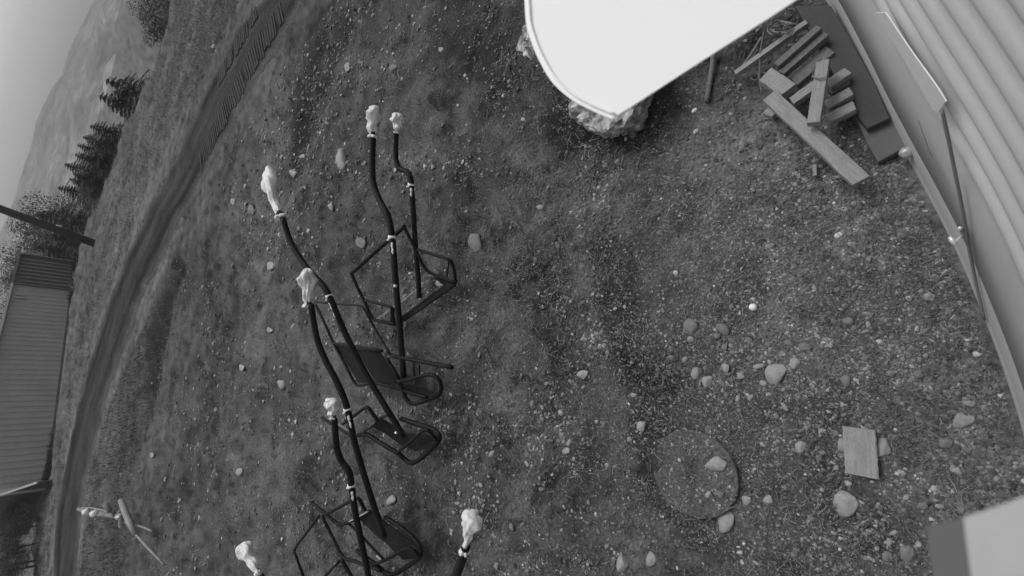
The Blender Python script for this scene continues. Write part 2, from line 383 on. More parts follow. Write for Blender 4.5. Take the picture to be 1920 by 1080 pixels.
# cleat prints of a tracked machine along both sides of the road
mb = MB()
def cleats(pxs, n, wd, z):
    P = cr([G(*p)[:2] for p in pxs], 20); P = np.array(P); L = np.concatenate([[0], np.cumsum(np.linalg.norm(np.diff(P, axis=0), axis=1))])
    for s in np.linspace(0, L[-1], n):
        c = np.array([np.interp(s, L, P[:, 0]), np.interp(s, L, P[:, 1])]); c2 = np.array([np.interp(s+0.1, L, P[:, 0]), np.interp(s+0.1, L, P[:, 1])])
        t = c2-c
        if np.linalg.norm(t) < 1e-6: t = c-np.array([np.interp(s-0.1, L, P[:, 0]), np.interp(s-0.1, L, P[:, 1])])
        t /= np.linalg.norm(t); q = np.array([t[1], -t[0]]); q2 = q*math.cos(0.25)+t*math.sin(0.25)
        w_ = wd*random.uniform(0.6, 1.05); th = 0.09*random.uniform(.6, 1.3); zz = max(z, float(hgt(c[0], c[1]))+0.008)
        if random.random() < 0.06: continue
        top = [np.append(c+q2*w_/2+t*th/2, zz), np.append(c-q2*w_/2+t*th/2, zz), np.append(c-q2*w_/2-t*th/2, zz), np.append(c+q2*w_/2-t*th/2, zz)]
        mb.prism([p+np.array([0, 0, 0.004]) for p in top], (0, 0, -0.04), 0.0)
cleats([(530, 25), (478, 110), (428, 205), (378, 300)], 46, 1.25, 0.034)
cleats([(482, 26), (442, 95), (412, 150)], 24, .8, 0.034)
tag(mb.build('track_print', MT['print']), kind='structure')

# ------------------------------------------------------------------ hills and far slope
sky_px = [(330, -320), (262, -170), (205, -60), (160, 30), (140, 75), (125, 110), (117, 140), (96, 167), (80, 197), (66, 230), (60, 262), (46, 305), (31, 350), (20, 388), (2, 430), (-30, 500), (-65, 600), (-110, 760), (-160, 950), (-200, 1150)]
SA = []; SE = []
for p in sky_px:
    d = ray(*p); SA.append(math.degrees(math.atan2(d[0], d[1]))); SE.append(d[2]/math.hypot(d[0], d[1]))
SA = np.array(SA); SE = np.array(SE); o_ = np.argsort(SA); SA, SE = SA[o_], SE[o_]
az = np.linspace(-75, 75, 500); rad = np.exp(np.linspace(math.log(110), math.log(900), 130))
A2, R2 = np.meshgrid(az, rad, indexing='ij')
top = np.interp(A2, SA, SE)*700+3.0
u = (R2-110)/(700-110)
X2, Y2 = R2*np.sin(np.radians(A2)), R2*np.cos(np.radians(A2))
z0 = -24.0
prof = np.where(u < 1, u**1.25, 1-(u-1)*1.6)
Z2 = z0+(top-z0)*prof + 60*np.clip(u, 0, 1)*(1-np.clip(u, 0, 1))*fbm(X2*0.008, Y2*0.008, 5, 90) + 14*u.clip(0, 1)*(1-u.clip(0, 1))*fbm(X2*0.05, Y2*0.05, 4, 95)
Z2 = np.where(u <= 0.02, z0-4, Z2)
na, nr = A2.shape
ii, jj = np.meshgrid(np.arange(na-1), np.arange(nr-1), indexing='ij')
tag(mk('hill', np.stack([X2, Y2, Z2], -1).reshape(-1, 3), np.stack([ii*nr+jj, ii*nr+jj+1, (ii+1)*nr+jj+1, (ii+1)*nr+jj], -1).reshape(-1, 4), MT['hill'], smooth_=True), kind='structure')

# ------------------------------------------------------------------ trees beyond the edge
def conifer_mesh(seed, full=1.0):
    r = random.Random(seed); V = []; Fc = []; nl = 17
    lev = [(r.uniform(.7, 1.25), r.uniform(0, 6.28), [r.choice((.45, .8, 1.0, 1.1, 1.35)) for _ in range(7)]) for _ in range(nl+1)]
    for i in range(11000):
        z = 1-r.random()**.62*.95; k = int(z*nl); lv, a0, br = lev[k]; b = r.randrange(7)
        R_ = .43*full*(1-z)**.85*lv*br[b]+.012; t = r.random()**.6
        a = a0+b*6.283/7+r.gauss(0, .16/(t+.25)); zz = (k+.5+(z*nl-k-.5)*(1-.75*t))/nl-.22*R_*t*t+r.gauss(0, .005)
        c = np.array([math.cos(a)*R_*t, math.sin(a)*R_*t, zz]); s = r.uniform(.008, .018)
        e1 = np.array([math.cos(a), math.sin(a), r.uniform(-.6, .1)])*s*1.3; th = a+1.57
        e2 = np.array([math.cos(th), math.sin(th), r.uniform(-.8, .8)])*s*.55
        nV = len(V); V += [tuple(c+e1), tuple(c+e2), tuple(c-e1), tuple(c-e2)]; Fc.append((nV, nV+1, nV+2, nV+3))
    return V, Fc
def leafy_mesh(seed, lumps=24, per=420):
    r = random.Random(seed); V = []; Fc = []
    for i in range(lumps):
        c0 = np.array([r.gauss(0, .17), r.gauss(0, .17), r.uniform(0.28, 0.92)]); R_ = r.uniform(0.09, 0.2)
        for k in range(per):
            d = np.array([r.gauss(0, 1) for _ in range(3)]); d /= np.linalg.norm(d); c = c0+d*R_*r.uniform(0.35, 1.0)**0.5; s = r.uniform(0.004, 0.011)
            e1 = np.array([r.gauss(0, 1) for _ in range(3)]); e1 *= s/np.linalg.norm(e1); e2 = np.cross(e1, d)*0.8
            nV = len(V); V += [tuple(c+e1), tuple(c+e2), tuple(c-e1), tuple(c-e2)]; Fc.append((nV, nV+1, nV+2, nV+3))
    return V, Fc
def proto(name, V, Fc, m):
    me = bpy.data.meshes.new(name); me.from_pydata(V, [], Fc); me.materials.append(m); me.update(); return me
con = [proto('crown', *conifer_mesh(s, f), MT['leaf_d']) for s, f in ((1, 1.0), (2, 1.25), (3, 0.85))]
lef = [proto('crown', *leafy_mesh(s), m) for s, m in ((5, MT['leaf_l']), (6, MT['leaf_l']), (7, MT['leaf_d']), (8, MT['leaf_d']))]
tk = MB().tube([(0, 0, -0.02), (0.004, 0, 0.4), (0, 0.003, 0.93)], [0.014, 0.010, 0.002], 7)
trunk_me = proto('trunk', tk.v, tk.f, MT['bark'])
def plant(name, tip, D, meshes, label, cat, group, wide=1.0):
    t = at(tip[0], tip[1], D); zb = float(hgt(t[0], t[1])); hh = max(1.5, t[2]-zb)
    o = empty(name, (t[0], t[1], zb), label, cat, group); o.rotation_euler = (0, 0, random.uniform(0, 6.28))
    o.scale = (hh*wide, hh*wide, hh)
    for nm, me in (('trunk', trunk_me), ('crown', meshes)):
        c = bpy.data.objects.new(nm, me); COL.objects.link(c); c.parent = o
    return o
GT = 'conifers below the terrace edge'
ctree = [((184, 180), 40, 1, 'broad dark conifer standing alone nearest the top of the photo', 1.5), ((196, 150), 41, 0, 'narrower conifer tip just behind the broad lone conifer', 1.25),
 ((168, 236), 40, 2, 'dark conifer at the upper end of the long tree clump', 1.5), ((144, 272), 42, 1, 'broad conifer second from the upper end of the long tree clump', 1.4),
 ((120, 308), 44, 0, 'tall broad conifer in the middle of the long tree clump', 1.5), ((108, 352), 46, 1, 'tallest broad conifer at the lower end of the long tree clump', 1.5),
 ((66, 402), 50, 0, 'conifer whose crown meets the upper side of the steel tower', 1.4), ((86, 440), 48, 2, 'conifer behind the foot of the steel tower', 1.4), ((60, 462), 54, 1, 'conifer between the steel tower and the container', 1.5), ((150, 330), 43, 2, 'low conifer at the foot of the long clump, right of the tallest', 1.5),
 ((172, 262), 40, 0, 'small conifer filling the upper part of the long tree clump', 1.7), ((140, 290), 41, 2, 'conifer pressed between the two broad ones of the long clump', 1.8), ((136, 338), 44, 1, 'short wide conifer between the two tallest of the long clump', 1.8), ((212, 172), 40, 2, 'low wide conifer at the foot of the lone broad conifer', 2.0)]
for tip, D, k, lab, wd in ctree:
    plant('conifer', tip, D, con[k], lab, 'tree', GT, wd)
GL = 'leafy trees below the terrace edge'
for tip, D, k, lab, wd in [((10, 440), 70, 0, 'pale leafy tree against the hill at the left edge', 1.2), ((38, 432), 64, 1, 'mottled leafy tree above the container roof corner', 1.2), ((2, 490), 60, 1, 'pale leafy tree cut by the left edge of the photo', 1.3), ((-6, 540), 58, 0, 'lowest pale leafy tree beside the container top', 1.3),
   ((268, 20), 46, 2, 'dark leafy bush at the top edge beside the hill', 1.6), ((296, 44), 40, 2, 'low dark bush on the terrace edge near the top of the photo', 2.0), ((250, -30), 50, 3, 'dark bush mostly above the top edge', 1.8)]:
    plant('leafy_tree', tip, D, lef[k], lab, 'tree', GL, wd)
for tip, D, k, lab, wd in [((10, 925), 42, 2, 'dim bush just past the far end of the container', 2.0), ((-5, 950), 40, 1, 'pale bush lowest but one at the left edge', 2.0), ((30, 975), 37, 2, 'bush on the slope between the container and the dark corner', 2.4), ((12, 1030), 34.5, 3, 'black looking thicket in the bottom left corner', 2.2), ((25, 1060), 34, 3, 'near black bush cut by the bottom left corner', 2.6), ((2, 1075), 33.5, 3, 'outermost dark bush of the bottom left corner', 2.6), ((-10, 1000), 36, 3, 'dark bush beside the left edge above the corner thicket', 2.4)]:
    plant('slope_bush', tip, D, lef[k], lab, 'bush', 'bushes on the slope past the container', wd)

# ------------------------------------------------------------------ shipping container
b0 = G(135, 545); b1 = G(90, 912); b2 = G(138, 492)
L_ = b1-b0; L_[2] = 0; Lu = L_/np.linalg.norm(L_); E_ = np.array([-Lu[1], Lu[0], 0]); 
if np.dot(E_, b2-b0) < 0: E_ = -E_
Wd = 4.6; Ln = float(np.linalg.norm(L_))
tt = ray(24, 526); Hc = float(HC + tt[2]*np.hypot(*b0[:2])/np.hypot(tt[0], tt[1]))
c = empty('shipping_container', b0, 'long grey shipping container at the left edge between the dirt road and the trees', 'container')
def corr(p0, u, n, L, H, pitch, dep, z0=0.0):
    V = []; Fc = []; k = 0; s = 0; prof = [(0, 0), (0.3, 0), (0.42, -dep), (0.88, -dep), (1.0, 0)]
    xs = []
    while s < L:
        for a, d in prof[:-1]:
            if s+a*pitch < L: xs.append((s+a*pitch, d))
        s += pitch
    xs.append((L, 0))
    for a, d in xs:
        q = p0+u*a+n*d
        V += [q+np.array([0, 0, z0]), q+np.array([0, 0, H])]
    for i in range(len(xs)-1): Fc.append((2*i, 2*i+2, 2*i+3, 2*i+1))
    return V, Fc
nL = -E_   # outward normal of the long side (faces the camera)
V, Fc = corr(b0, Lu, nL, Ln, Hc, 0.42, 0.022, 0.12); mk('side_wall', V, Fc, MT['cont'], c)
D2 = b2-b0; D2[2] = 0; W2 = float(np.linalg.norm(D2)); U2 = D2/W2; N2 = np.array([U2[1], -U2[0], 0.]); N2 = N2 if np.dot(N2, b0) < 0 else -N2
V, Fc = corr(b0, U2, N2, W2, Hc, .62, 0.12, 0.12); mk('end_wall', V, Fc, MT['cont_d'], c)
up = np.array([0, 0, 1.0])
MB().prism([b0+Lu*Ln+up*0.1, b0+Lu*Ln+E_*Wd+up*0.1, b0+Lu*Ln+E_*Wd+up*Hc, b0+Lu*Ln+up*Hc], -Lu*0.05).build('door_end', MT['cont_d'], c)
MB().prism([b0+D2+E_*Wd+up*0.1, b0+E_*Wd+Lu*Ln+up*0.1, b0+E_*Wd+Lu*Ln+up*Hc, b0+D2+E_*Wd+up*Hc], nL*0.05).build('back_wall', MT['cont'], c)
MB().prism([b0+up*(Hc-.02)+nL*0.0, b0+Lu*Ln+up*(Hc-.02), b0+Lu*Ln+E_*Wd+up*(Hc-.02), b0+D2+E_*Wd+up*(Hc-.02), b0+D2+up*(Hc-.02)], up*-0.06).build('roof', MT['cont'], c)
def bar(a, b, w1, w2=None):
    w2 = w2 or w1; t = (b-a)/np.linalg.norm(b-a); s = np.cross(t, up) if abs(t[2]) < .9 else E_.copy(); s /= np.linalg.norm(s); q = np.cross(s, t)
    m_ = MB(); m_.prism([a+s*w1/2+q*w2/2, a-s*w1/2+q*w2/2, a-s*w1/2-q*w2/2, a+s*w1/2-q*w2/2], b-a); return m_
bar(b0+up*(Hc+.0)+nL*0.06, b0+Lu*Ln+up*Hc+nL*0.06, .12).build('top_rail', MT['cont_l'], c)
bar(b0+up*.06+nL*0.06, b0+Lu*Ln+up*.06+nL*0.06, .12).build('bottom_rail', MT['cont_d'], c)
bar(b0-Lu*.05+nL*.03, b0+up*Hc-Lu*.05+nL*.03, .14).build('corner_post', MT['cont_d'], c)
bar(b0+D2+N2*.05, b0+D2+N2*.05+up*Hc, .16).build('corner_post', MT['cont_d'], c)
bar(b0+N2*.05+up*Hc, b0+D2+N2*.05+up*Hc, .12).build('top_rail', MT['cont_d'], c)
bar(b0+Lu*(Ln+.05)+nL*.03, b0+up*Hc+Lu*(Ln+.05)+nL*.03, .24).build('corner_post', MT['cont_l'], c)  # pale colour paints the lit edge of the end frame
# short dark door leaf standing open; pale rail paints the end's lit edge
e0 = b0+Lu*(Ln+.1)
MB().prism([e0+nL*.1, e0+nL*1.5+Lu*.5, e0+nL*1.5+Lu*.5+up*.5, e0+nL*.1+up*1.6], Lu*0.05).build('door_leaf', MT['cont_d'], c)
bar(e0+nL*1.55+Lu*.6+up*.55, e0+nL*.1+Lu*.12+up*1.66, .09).build('door_rail', MT['cont_l'], c)
for k in (0, 1):
    bar(b0+Lu*(1.1)+nL*.05+up*(Hc-.8-.0)+Lu*.35*k, b0+Lu*1.1+nL*.05+up*(Hc-.25)+Lu*.35*k, .07).build('lock_rod', MT['cont_l'], c)

# ------------------------------------------------------------------ steel lift tower
pb = G(178, 459); pt = at(-140, 338, 39.0)
c = empty('lift_tower', pb, 'dark leaning steel tower tube crossing the left edge above the container', 'tower')
MB().tube([pb-np.array([0, 0, .3]), pb+(pt-pb)*.5, pt], [0.24, 0.22, 0.20], 16).build('tower_tube', MT['pole'], c, True)
q = pb+(pt-pb)*0.02
MB().tube([q+np.array([0, 0, .25]), q+np.array([0.2, -.2, .28]), at(148, 434, 39.3)], 0.035, 6).build('step_rod', MT['pole'], c)
q = at(109, 426, 38.9)
MB().prism([q+np.array([-.14, -.2, -.12]), q+np.array([.14, -.2, -.12]), q+np.array([.14, -.2, .12]), q+np.array([-.14, -.2, .12])], (0, .08, 0), .02).build('reflector', MT['tape'], c)

# ------------------------------------------------------------------ lift chairs
def bag(tip, neck, r, seed, lobes=0, skirt=True):
    rr = random.Random(seed); tip = np.asarray(tip); neck = np.asarray(neck); ax = neck-tip; L = np.linalg.norm(ax); ax /= L
    s = np.cross(ax, up); s /= np.linalg.norm(s); q = np.cross(s, ax); n = 30; sd = 40; V = []; Fc = []
    ph = [rr.uniform(0, 6.28) for _ in range(6)]
    if lobes: prof = [(0, .7), (.04, 1.05), (.12, 1.15), (.24, .95), (.38, .58), (.6, .42), (.78, .38), (.84, .33), (.9, .27), (.94, .5), (1.0, .66 if skirt else .38)]
    else: prof = [(0, .30), (.03, .62), (.1, .86), (.25, 1.0), (.42, .90), (.52, .62), (.66, .74), (.78, .6), (.86, .42), (.9, .34), (.94, .58), (1.0, .7 if skirt else .42)]
    pt_, pr_ = zip(*prof)
    bend = rr.uniform(-.2, .2)
    for i in range(n+1):
        t = i/n; R_ = r*np.interp(t, pt_, pr_); c0 = tip+ax*L*t+s*math.sin(t*3.1)*L*bend*.25
        for k in range(sd):
            a = 2*math.pi*k/sd
            wv = 1+.16*math.sin(2*a+ph[0]+5*t)+.07*math.sin(5*a+ph[1]-7*t)+.05*math.sin(9*a+ph[2]+9*t)+.16*math.sin(13*t+2*a+ph[3])*(t < .85)
            wv += .12*abs(math.sin(4*a+6*t+ph[4]))-.08*abs(math.sin(9*a-11*t+ph[5]))+.12-.6*abs(float(fbm(3+1.6*math.cos(a)+seed, 3+1.6*math.sin(a)+t*4, 2, seed+2)))
            wv += .35*float(vnoise(3+2.2*math.cos(a)+seed, 3+2.2*math.sin(a)+t*9, seed))
            if lobes and t < .45: wv += .40*math.cos(2*a+ph[4])*(1-t/.45)
            lift = -.18*L*abs(math.cos(a+ph[4]))*(1-t/.4) if lobes and t < .4 else 0
            V.append(c0+R_*wv*(math.cos(a)*s+math.sin(a)*q)+ax*lift*.6)
    for i in range(n):
        for k in range(sd): Fc.append((i*sd+k, i*sd+(k+1) % sd, (i+1)*sd+(k+1) % sd, (i+1)*sd+k))
    Fc.append(tuple(range(sd))); Fc.append(tuple(n*sd+k for k in range(sd)))
    return MB().add(V, Fc)
def lp(p, z0, z1, n):  # heights falling evenly along a polyline
    return [G(x, y, z0+(z1-z0)*i/(n-1)) for i, (x, y) in enumerate(p)]
def lin(p, z0, z1):
    d = [0]
    for a, b in zip(p[:-1], p[1:]): d.append(d[-1]+math.hypot(a[0]-b[0], a[1]-b[1]))
    return [G(x, y, z0+(z1-z0)*d[i]/d[-1]) for i, (x, y) in enumerate(p)]
def poly3(p): return [G(x, y, z) for x, y, z in p]
def hz(pxs, z0, z1, y):   # height of a hanger at some photo row
    return z0
GC = 'ski lift chairs lying in a row'
def chair(label, hanger, z0, z1, bagpx, br, seed, tape, strip, frames, arms, panels, rad=.030, lobes=0, dots=()):
    foot = G(*hanger[-1], 0)
    c = empty('lift_chair', foot, label, 'lift chair', GC)
    H3 = lin(hanger, z0, z1)
    MB().tube(H3, [rad*.95, rad*1.05, rad], 12, 6).build('hanger', MT['tube'], c, True)
    if bagpx:
        b = bag(G(*bagpx[0], z0+.06), G(*bagpx[1], z0), br, seed, lobes, seed % 2 == 0).build('grip_bag', MT['bag'], c, True)
        n0 = H3[0]; t_ = (H3[1]-H3[0])/np.linalg.norm(H3[1]-H3[0]); n1 = G(bagpx[0][0]*.12+bagpx[1][0]*.88, bagpx[0][1]*.12+bagpx[1][1]*.88, z0+.005)
        MB().tube([n1-t_*.012, n1+t_*.012], br*.42, 12).build('tie_band', MT['tube'], b, True)
        MB().tube([n1-t_*.02, H3[0]+t_*.05], rad*.9, 10).build('hanger_end', MT['tube'], c, True)
    # heights along the hanger by row
    ys = [p[1] for p in hanger]; d = [0]
    for a_, b_ in zip(hanger[:-1], hanger[1:]): d.append(d[-1]+math.hypot(a_[0]-b_[0], a_[1]-b_[1]))
    zf = lambda y: float(np.interp(y, ys, [z0+(z1-z0)*v/d[-1] for v in d]))
    xf = lambda y: float(np.interp(y, ys, [p[0] for p in hanger]))
    if tape:
        y = tape; a_ = G(xf(y-4), y-4, zf(y)); b_ = G(xf(y+4), y+4, zf(y)); m_ = (a_+b_)/2; t_ = (b_-a_)/np.linalg.norm(b_-a_)
        MB().tube([m_-t_*.020, m_+t_*.020], rad*1.22, 14).tube([m_+np.cross(t_, up)*rad*1.0+up*.01, m_+np.cross(t_, up)*rad*1.9+up*.015], .009, 6).build('tape_band', MT['tape'], c, True)
    if strip:
        P = []; n_ = 9
        for i in range(n_):
            y = strip[0]+(strip[1]-strip[0])*i/(n_-1)
            P.append(G(xf(y)-strip[2]+random.uniform(-.8, .8), y, zf(y)+rad*.75))
        MB().tube(P, [.009, .012, .007, .012, .006], 6).build('reflective_strip', MT['tape'], c)
    for x, y in dots:
        q = G(x, y, zf(y)+rad*1.0); MB().tube([q-up*.012, q+up*.012], .014, 8).build('bolt', MT['chrome'], c)
    for nm, pts, r in frames:
        MB().tube(poly3(pts), r, 8, 5).build(nm, MT['tube'], c, True)
    for nm, pts, r in arms:
        MB().tube(poly3(pts), r, 8, 4).build(nm, MT['tube'], c, True)
    for nm, pts, th in panels:
        T = poly3(pts); nrm = np.cross(T[1]-T[0], T[-1]-T[0]); nrm /= np.linalg.norm(nrm)
        if nrm[2] < 0: nrm = -nrm
        MB().prism(T, -nrm*th, .004).build(nm, MT['slat'], c)
    return c
R1 = .0165
# chair 1: longest straight hanger
A = chair('black ski lift chair with long hanger ending in the topmost white bag', [(700, 252), (698, 300), (700, 342), (712, 376), (727, 405), (735, 445), (742, 530), (749, 610), (757, 708)], .95, .33,
 ((702, 198), (699, 258)), .062, 4, 446, (455, 476, 1), 
 [('seat_frame', [(592, 572, .55), (608, 605, .5), (626, 645, .42), (648, 685, .35), (664, 716, .28), (675, 723, .26), (694, 718, .27)], R1),
  ('seat_frame', [(694, 717, .27), (720, 721, .25), (745, 728, .24), (775, 738, .22), (800, 745, .2)], R1*1.1),
  ('safety_bar', [(590, 566, .56), (630, 570, .55), (672, 573, .54), (684, 582, .53), (705, 620, .45), (732, 665, .4)], R1*.7),
  ('footrest', [(626, 644, .43), (668, 650, .43), (716, 658, .43)], R1*1.05),
  ('footrest', [(735, 667, .4), (780, 676, .38), (848, 689, .36)], R1*1.25)],
 [('armrest', [(724, 672, .38), (742, 700, .32), (752, 722, .26), (763, 750, .2), (776, 757, .18), (800, 750, .17), (822, 741, .17), (828, 728, .2)], R1*1.25),
  ('armrest', [(746, 716, .33), (770, 711, .34), (798, 703, .34), (815, 705, .33), (826, 718, .28), (827, 736, .2)], R1*1.15),
  ('strut', [(775, 682, .36), (777, 706, .2)], .008), ('strut', [(786, 680, .36), (787, 704, .2)], .008)],
 [('backrest', [(630, 648, .40), (662, 653, .40), (700, 716, .27), (672, 719, .27)], .012), ('backrest', [(666, 654, .40), (712, 661, .40), (752, 722, .25), (704, 717, .27)], .012), ('seat', [(745, 722, .26), (765, 722, .25), (822, 738, .2), (812, 745, .19), (760, 738, .2)], .02)],
 rad=.031, dots=[(741, 536)])
# chair 2: smaller, at the upper right
B = chair('black ski lift chair with a sharply kinked hanger and a chain across its seat', [(743, 246), (742, 280), (743, 300), (749, 316), (763, 322), (770, 335), (772, 360), (775, 400), (779, 460), (784, 520), (786, 558)], .85, .25,
 ((745, 211), (743, 250)), .052, 5, 347, (353, 368, 1.2),
 [('seat_frame', [(658, 512, .5), (664, 508, .5), (712, 465, .54), (752, 430, .56), (759, 424, .56)], R1*1.35),
  ('seat_frame', [(757, 424, .56), (768, 446, .5), (779, 467, .45), (792, 495, .36), (803, 509, .3), (820, 517, .26), (855, 531, .2)], R1*1.0),
  ('seat_frame', [(658, 512, .5), (672, 543, .42), (683, 564, .36), (693, 588, .3), (703, 600, .26), (720, 604, .24), (743, 608, .2)], R1*1.15)],
 [('armrest', [(783, 468, .45), (815, 478, .46), (842, 487, .45), (850, 500, .36), (855, 529, .2)], R1*.95),
  ('armrest', [(684, 563, .36), (712, 570, .4), (735, 577, .42), (737, 590, .32), (739, 606, .22)], R1*.95),
  ('strut', [(842, 490, .43), (838, 519, .24)], .009), ('strut', [(733, 580, .4), (734, 602, .24)], .009)],
 [('seat', [(744, 600, .21), (838, 530, .21), (852, 533, .2), (853, 538, .18), (748, 610, .18)], .03), ('seat_edge', [(815, 522, .25), (855, 530, .2), (853, 537, .18), (828, 533, .2)], .02), ('seat_edge', [(705, 601, .26), (744, 606, .2), (740, 612, .18), (718, 606, .22)], .02)], rad=.026)
mb = MB()
def chainpts(p, n):
    P = np.array(poly3(p)); L = np.concatenate([[0], np.cumsum(np.linalg.norm(np.diff(P, axis=0), axis=1))])
    return [np.array([np.interp(s, L, P[:, k]) for k in range(3)]) for s in np.linspace(0, L[-1], n)]
CP = chainpts([(708, 597, .25), (722, 588, .27), (736, 578, .4), (752, 566, .28), (770, 552, .2), (788, 538, .2), (802, 527, .27)], 40)
for i, (a, b) in enumerate(zip(CP[:-1], CP[1:])):
    t_ = (b-a)/np.linalg.norm(b-a); s_ = np.cross(t_, up if i % 2 else np.array([1., 0, 0])); s_ /= np.linalg.norm(s_); m_ = (a+b)/2; L = np.linalg.norm(b-a)*.72
    mb.tube([m_+t_*L*math.cos(k)+s_*.011*math.sin(k) for k in np.linspace(0, 2*math.pi, 11)], .0042, 5)
mb.build('chain', MT['chain'], B)
# chair 3
C_ = chair('black ski lift chair whose long slanting hanger ends in the largest, leftmost flared white bag', [(530, 408), (543, 448), (560, 480), (582, 510), (603, 532), (618, 556), (645, 620), (680, 690), (715, 750), (757, 818)], 1.25, .25,
 ((505, 330), (527, 410)), .088, 8, 556, (568, 598, 5),
 [('seat_frame', [(643, 795, .5), (662, 781, .5), (682, 766, .5), (690, 764, .5), (697, 773, .47), (709, 789, .4)], R1*1.1),
  ('seat_frame', [(672, 816, .34), (690, 816, .33), (706, 826, .3), (726, 838, .27), (745, 849, .25), (758, 860, .2), (770, 868, .18), (784, 863, .18), (803, 847, .18), (821, 828, .18), (823, 815, .19), (808, 803, .2), (778, 794, .22), (752, 785, .24)], R1*1.45),
  ('footrest', [(604, 783, .5), (632, 800, .46), (663, 819, .42)], R1*1.2), ('strut', [(682, 812, .35), (700, 797, .38), (714, 785, .4), (728, 778, .4)], R1*.65)],
 [('armrest', [(745, 848, .26), (770, 828, .33), (792, 809, .36), (802, 807, .36), (812, 816, .3), (820, 826, .2)], R1*.95),
  ('armrest', [(700, 824, .31), (735, 846, .27)], R1*.7)],
 [('seat', [(696, 800, .34), (714, 786, .36), (760, 812, .26), (820, 820, .17), (812, 838, .16), (780, 846, .16), (752, 835, .2), (720, 812, .28)], .018)],
 rad=.030, lobes=1)
MB().prism(poly3([(604, 781, .5), (632, 791, .48), (652, 805, .45), (662, 818, .42)]), (0, 0, -.01)).build('foot_plate', MT['stone_dark'], C_)
MB().tube([G(742, 810, .32), G(743, 813, .32)], .012, 8).build('bolt', MT['chrome'], C_)
# chair 4
D_ = chair('black ski lift chair with a bent hanger and knotted white bag below the largest bag', [(583, 570), (588, 602), (596, 640), (610, 675), (627, 707), (643, 742), (652, 770), (665, 830), (688, 908), (705, 960), (722, 1004)], 1.1, .25,
 ((577, 503), (577, 576)), .068, 12, 769, (780, 802, 1),
 [('seat_frame', [(584, 942, .5), (600, 955, .48), (613, 966, .46), (625, 976, .44), (638, 984, .42), (650, 981, .42), (662, 975, .4), (690, 959, .38)], R1*1.05),
  ('seat_frame', [(612, 964, .48), (638, 950, .5), (663, 937, .5), (673, 936, .49), (684, 956, .4)], R1*1.05),
  ('seat_frame', [(652, 980, .4), (670, 997, .36), (690, 1018, .3), (720, 1050, .22)], R1*.75),
  ('seat_frame', [(668, 1032, .3), (685, 1045, .27), (706, 1060, .24), (724, 1075, .2), (740, 1076, .18), (762, 1063, .17), (784, 1047, .17), (789, 1030, .18), (776, 1010, .2), (752, 990, .22), (722, 969, .25)], R1*1.3)],
 [('armrest', [(702, 1058, .26), (722, 1050, .32), (740, 1041, .34)], R1*.9), ('armrest', [(740, 1041, .34), (760, 1029, .34), (778, 1033, .3), (786, 1045, .2)], R1*.9)],
 [('seat', [(670, 970, .36), (692, 957, .38), (728, 985, .26), (765, 1012, .2), (788, 1032, .17), (778, 1048, .16), (755, 1050, .16), (722, 1018, .24), (700, 1000, .3)], .018)],
 rad=.030)
MB().tube(poly3([(655, 978, .43), (672, 969, .42), (690, 959, .4)]), .008, 6).build('trim_strip', MT['chain'], D_)
MB().tube(poly3([(706, 1042, .27), (714, 1049, .26)]), .010, 6).build('trim_strip', MT['chain'], D_)
# chair 5
E5 = chair('black ski lift chair with a short rounded white bag and seat below the photo', [(627, 783), (629, 815), (632, 842), (641, 866), (654, 884), (659, 910), (665, 955), (676, 1010), (690, 1075), (702, 1150)], 1.05, .3,
 ((623, 748), (626, 784)), .060, 15, 911, (922, 938, 1),
 [('seat_frame', [(604, 966, .55), (614, 988, .5), (626, 1012, .46), (643, 1044, .42), (664, 1052, .4), (690, 1062, .37), (715, 1070, .34)], R1*.95),
  ('seat_frame', [(598, 968, .55), (576, 997, .53), (553, 1030, .5), (556, 1045, .49), (568, 1078, .42), (592, 1140, .3), (640, 1175, .2), (720, 1180, .18), (760, 1150, .2)], R1*.85),
  ('seat_frame', [(640, 1048, .43), (657, 1078, .36), (690, 1130, .25)], R1*1.15), ('footrest', [(636, 1052, .43), (608, 1082, .4), (580, 1112, .36)], R1*1.0)],
 [('armrest', [(690, 1130, .25), (730, 1120, .3), (762, 1150, .2)], R1)], [('seat', [(620, 1120, .3), (700, 1110, .3), (745, 1150, .2), (720, 1180, .17), (640, 1175, .18)], .018)], rad=.028)
def partial(label, hang, z0, bagpx, br, seed, lobes=0):
    x, y = hang[-1]
    return chair(label, hang, z0, .3, bagpx, br, seed, None, None,
     [('seat_frame', [(x-60, y-30, .45), (x-20, y+20, .3), (x+50, y+50, .2), (x+80, y+10, .2), (x+40, y-30, .3)], R1)], [('armrest', [(x-20, y+20, .3), (x+20, y-10, .4), (x+60, y+30, .2)], R1)],
     [('seat', [(x-30, y-10, .3), (x+20, y-20, .3), (x+60, y+25, .2), (x+10, y+40, .2)], .018)], lobes=lobes)
partial('mostly unseen lift chair with a twisted white bag at the bottom, right of the row', [(871, 1034), (862, 1060), (852, 1090), (835, 1150), (815, 1240)], 1.0, ((886, 970), (871, 1034)), .052, 22, 1)
partial('mostly unseen lift chair whose crumpled white bag pokes up at the bottom edge, far left', [(484, 1072), (500, 1100), (530, 1150), (580, 1240)], 1.0, ((451, 1022), (486, 1078)), .060, 31)

# thin wire beside the twisted bag
MB().tube(poly3([(903, 990, 1.0), (910, 975, 1.02), (917, 961, 1.05)]), .0035, 5).build('wire_end', MT['tubes'], [o for o in bpy.data.objects if o.name.startswith('lift_chair')][-2])

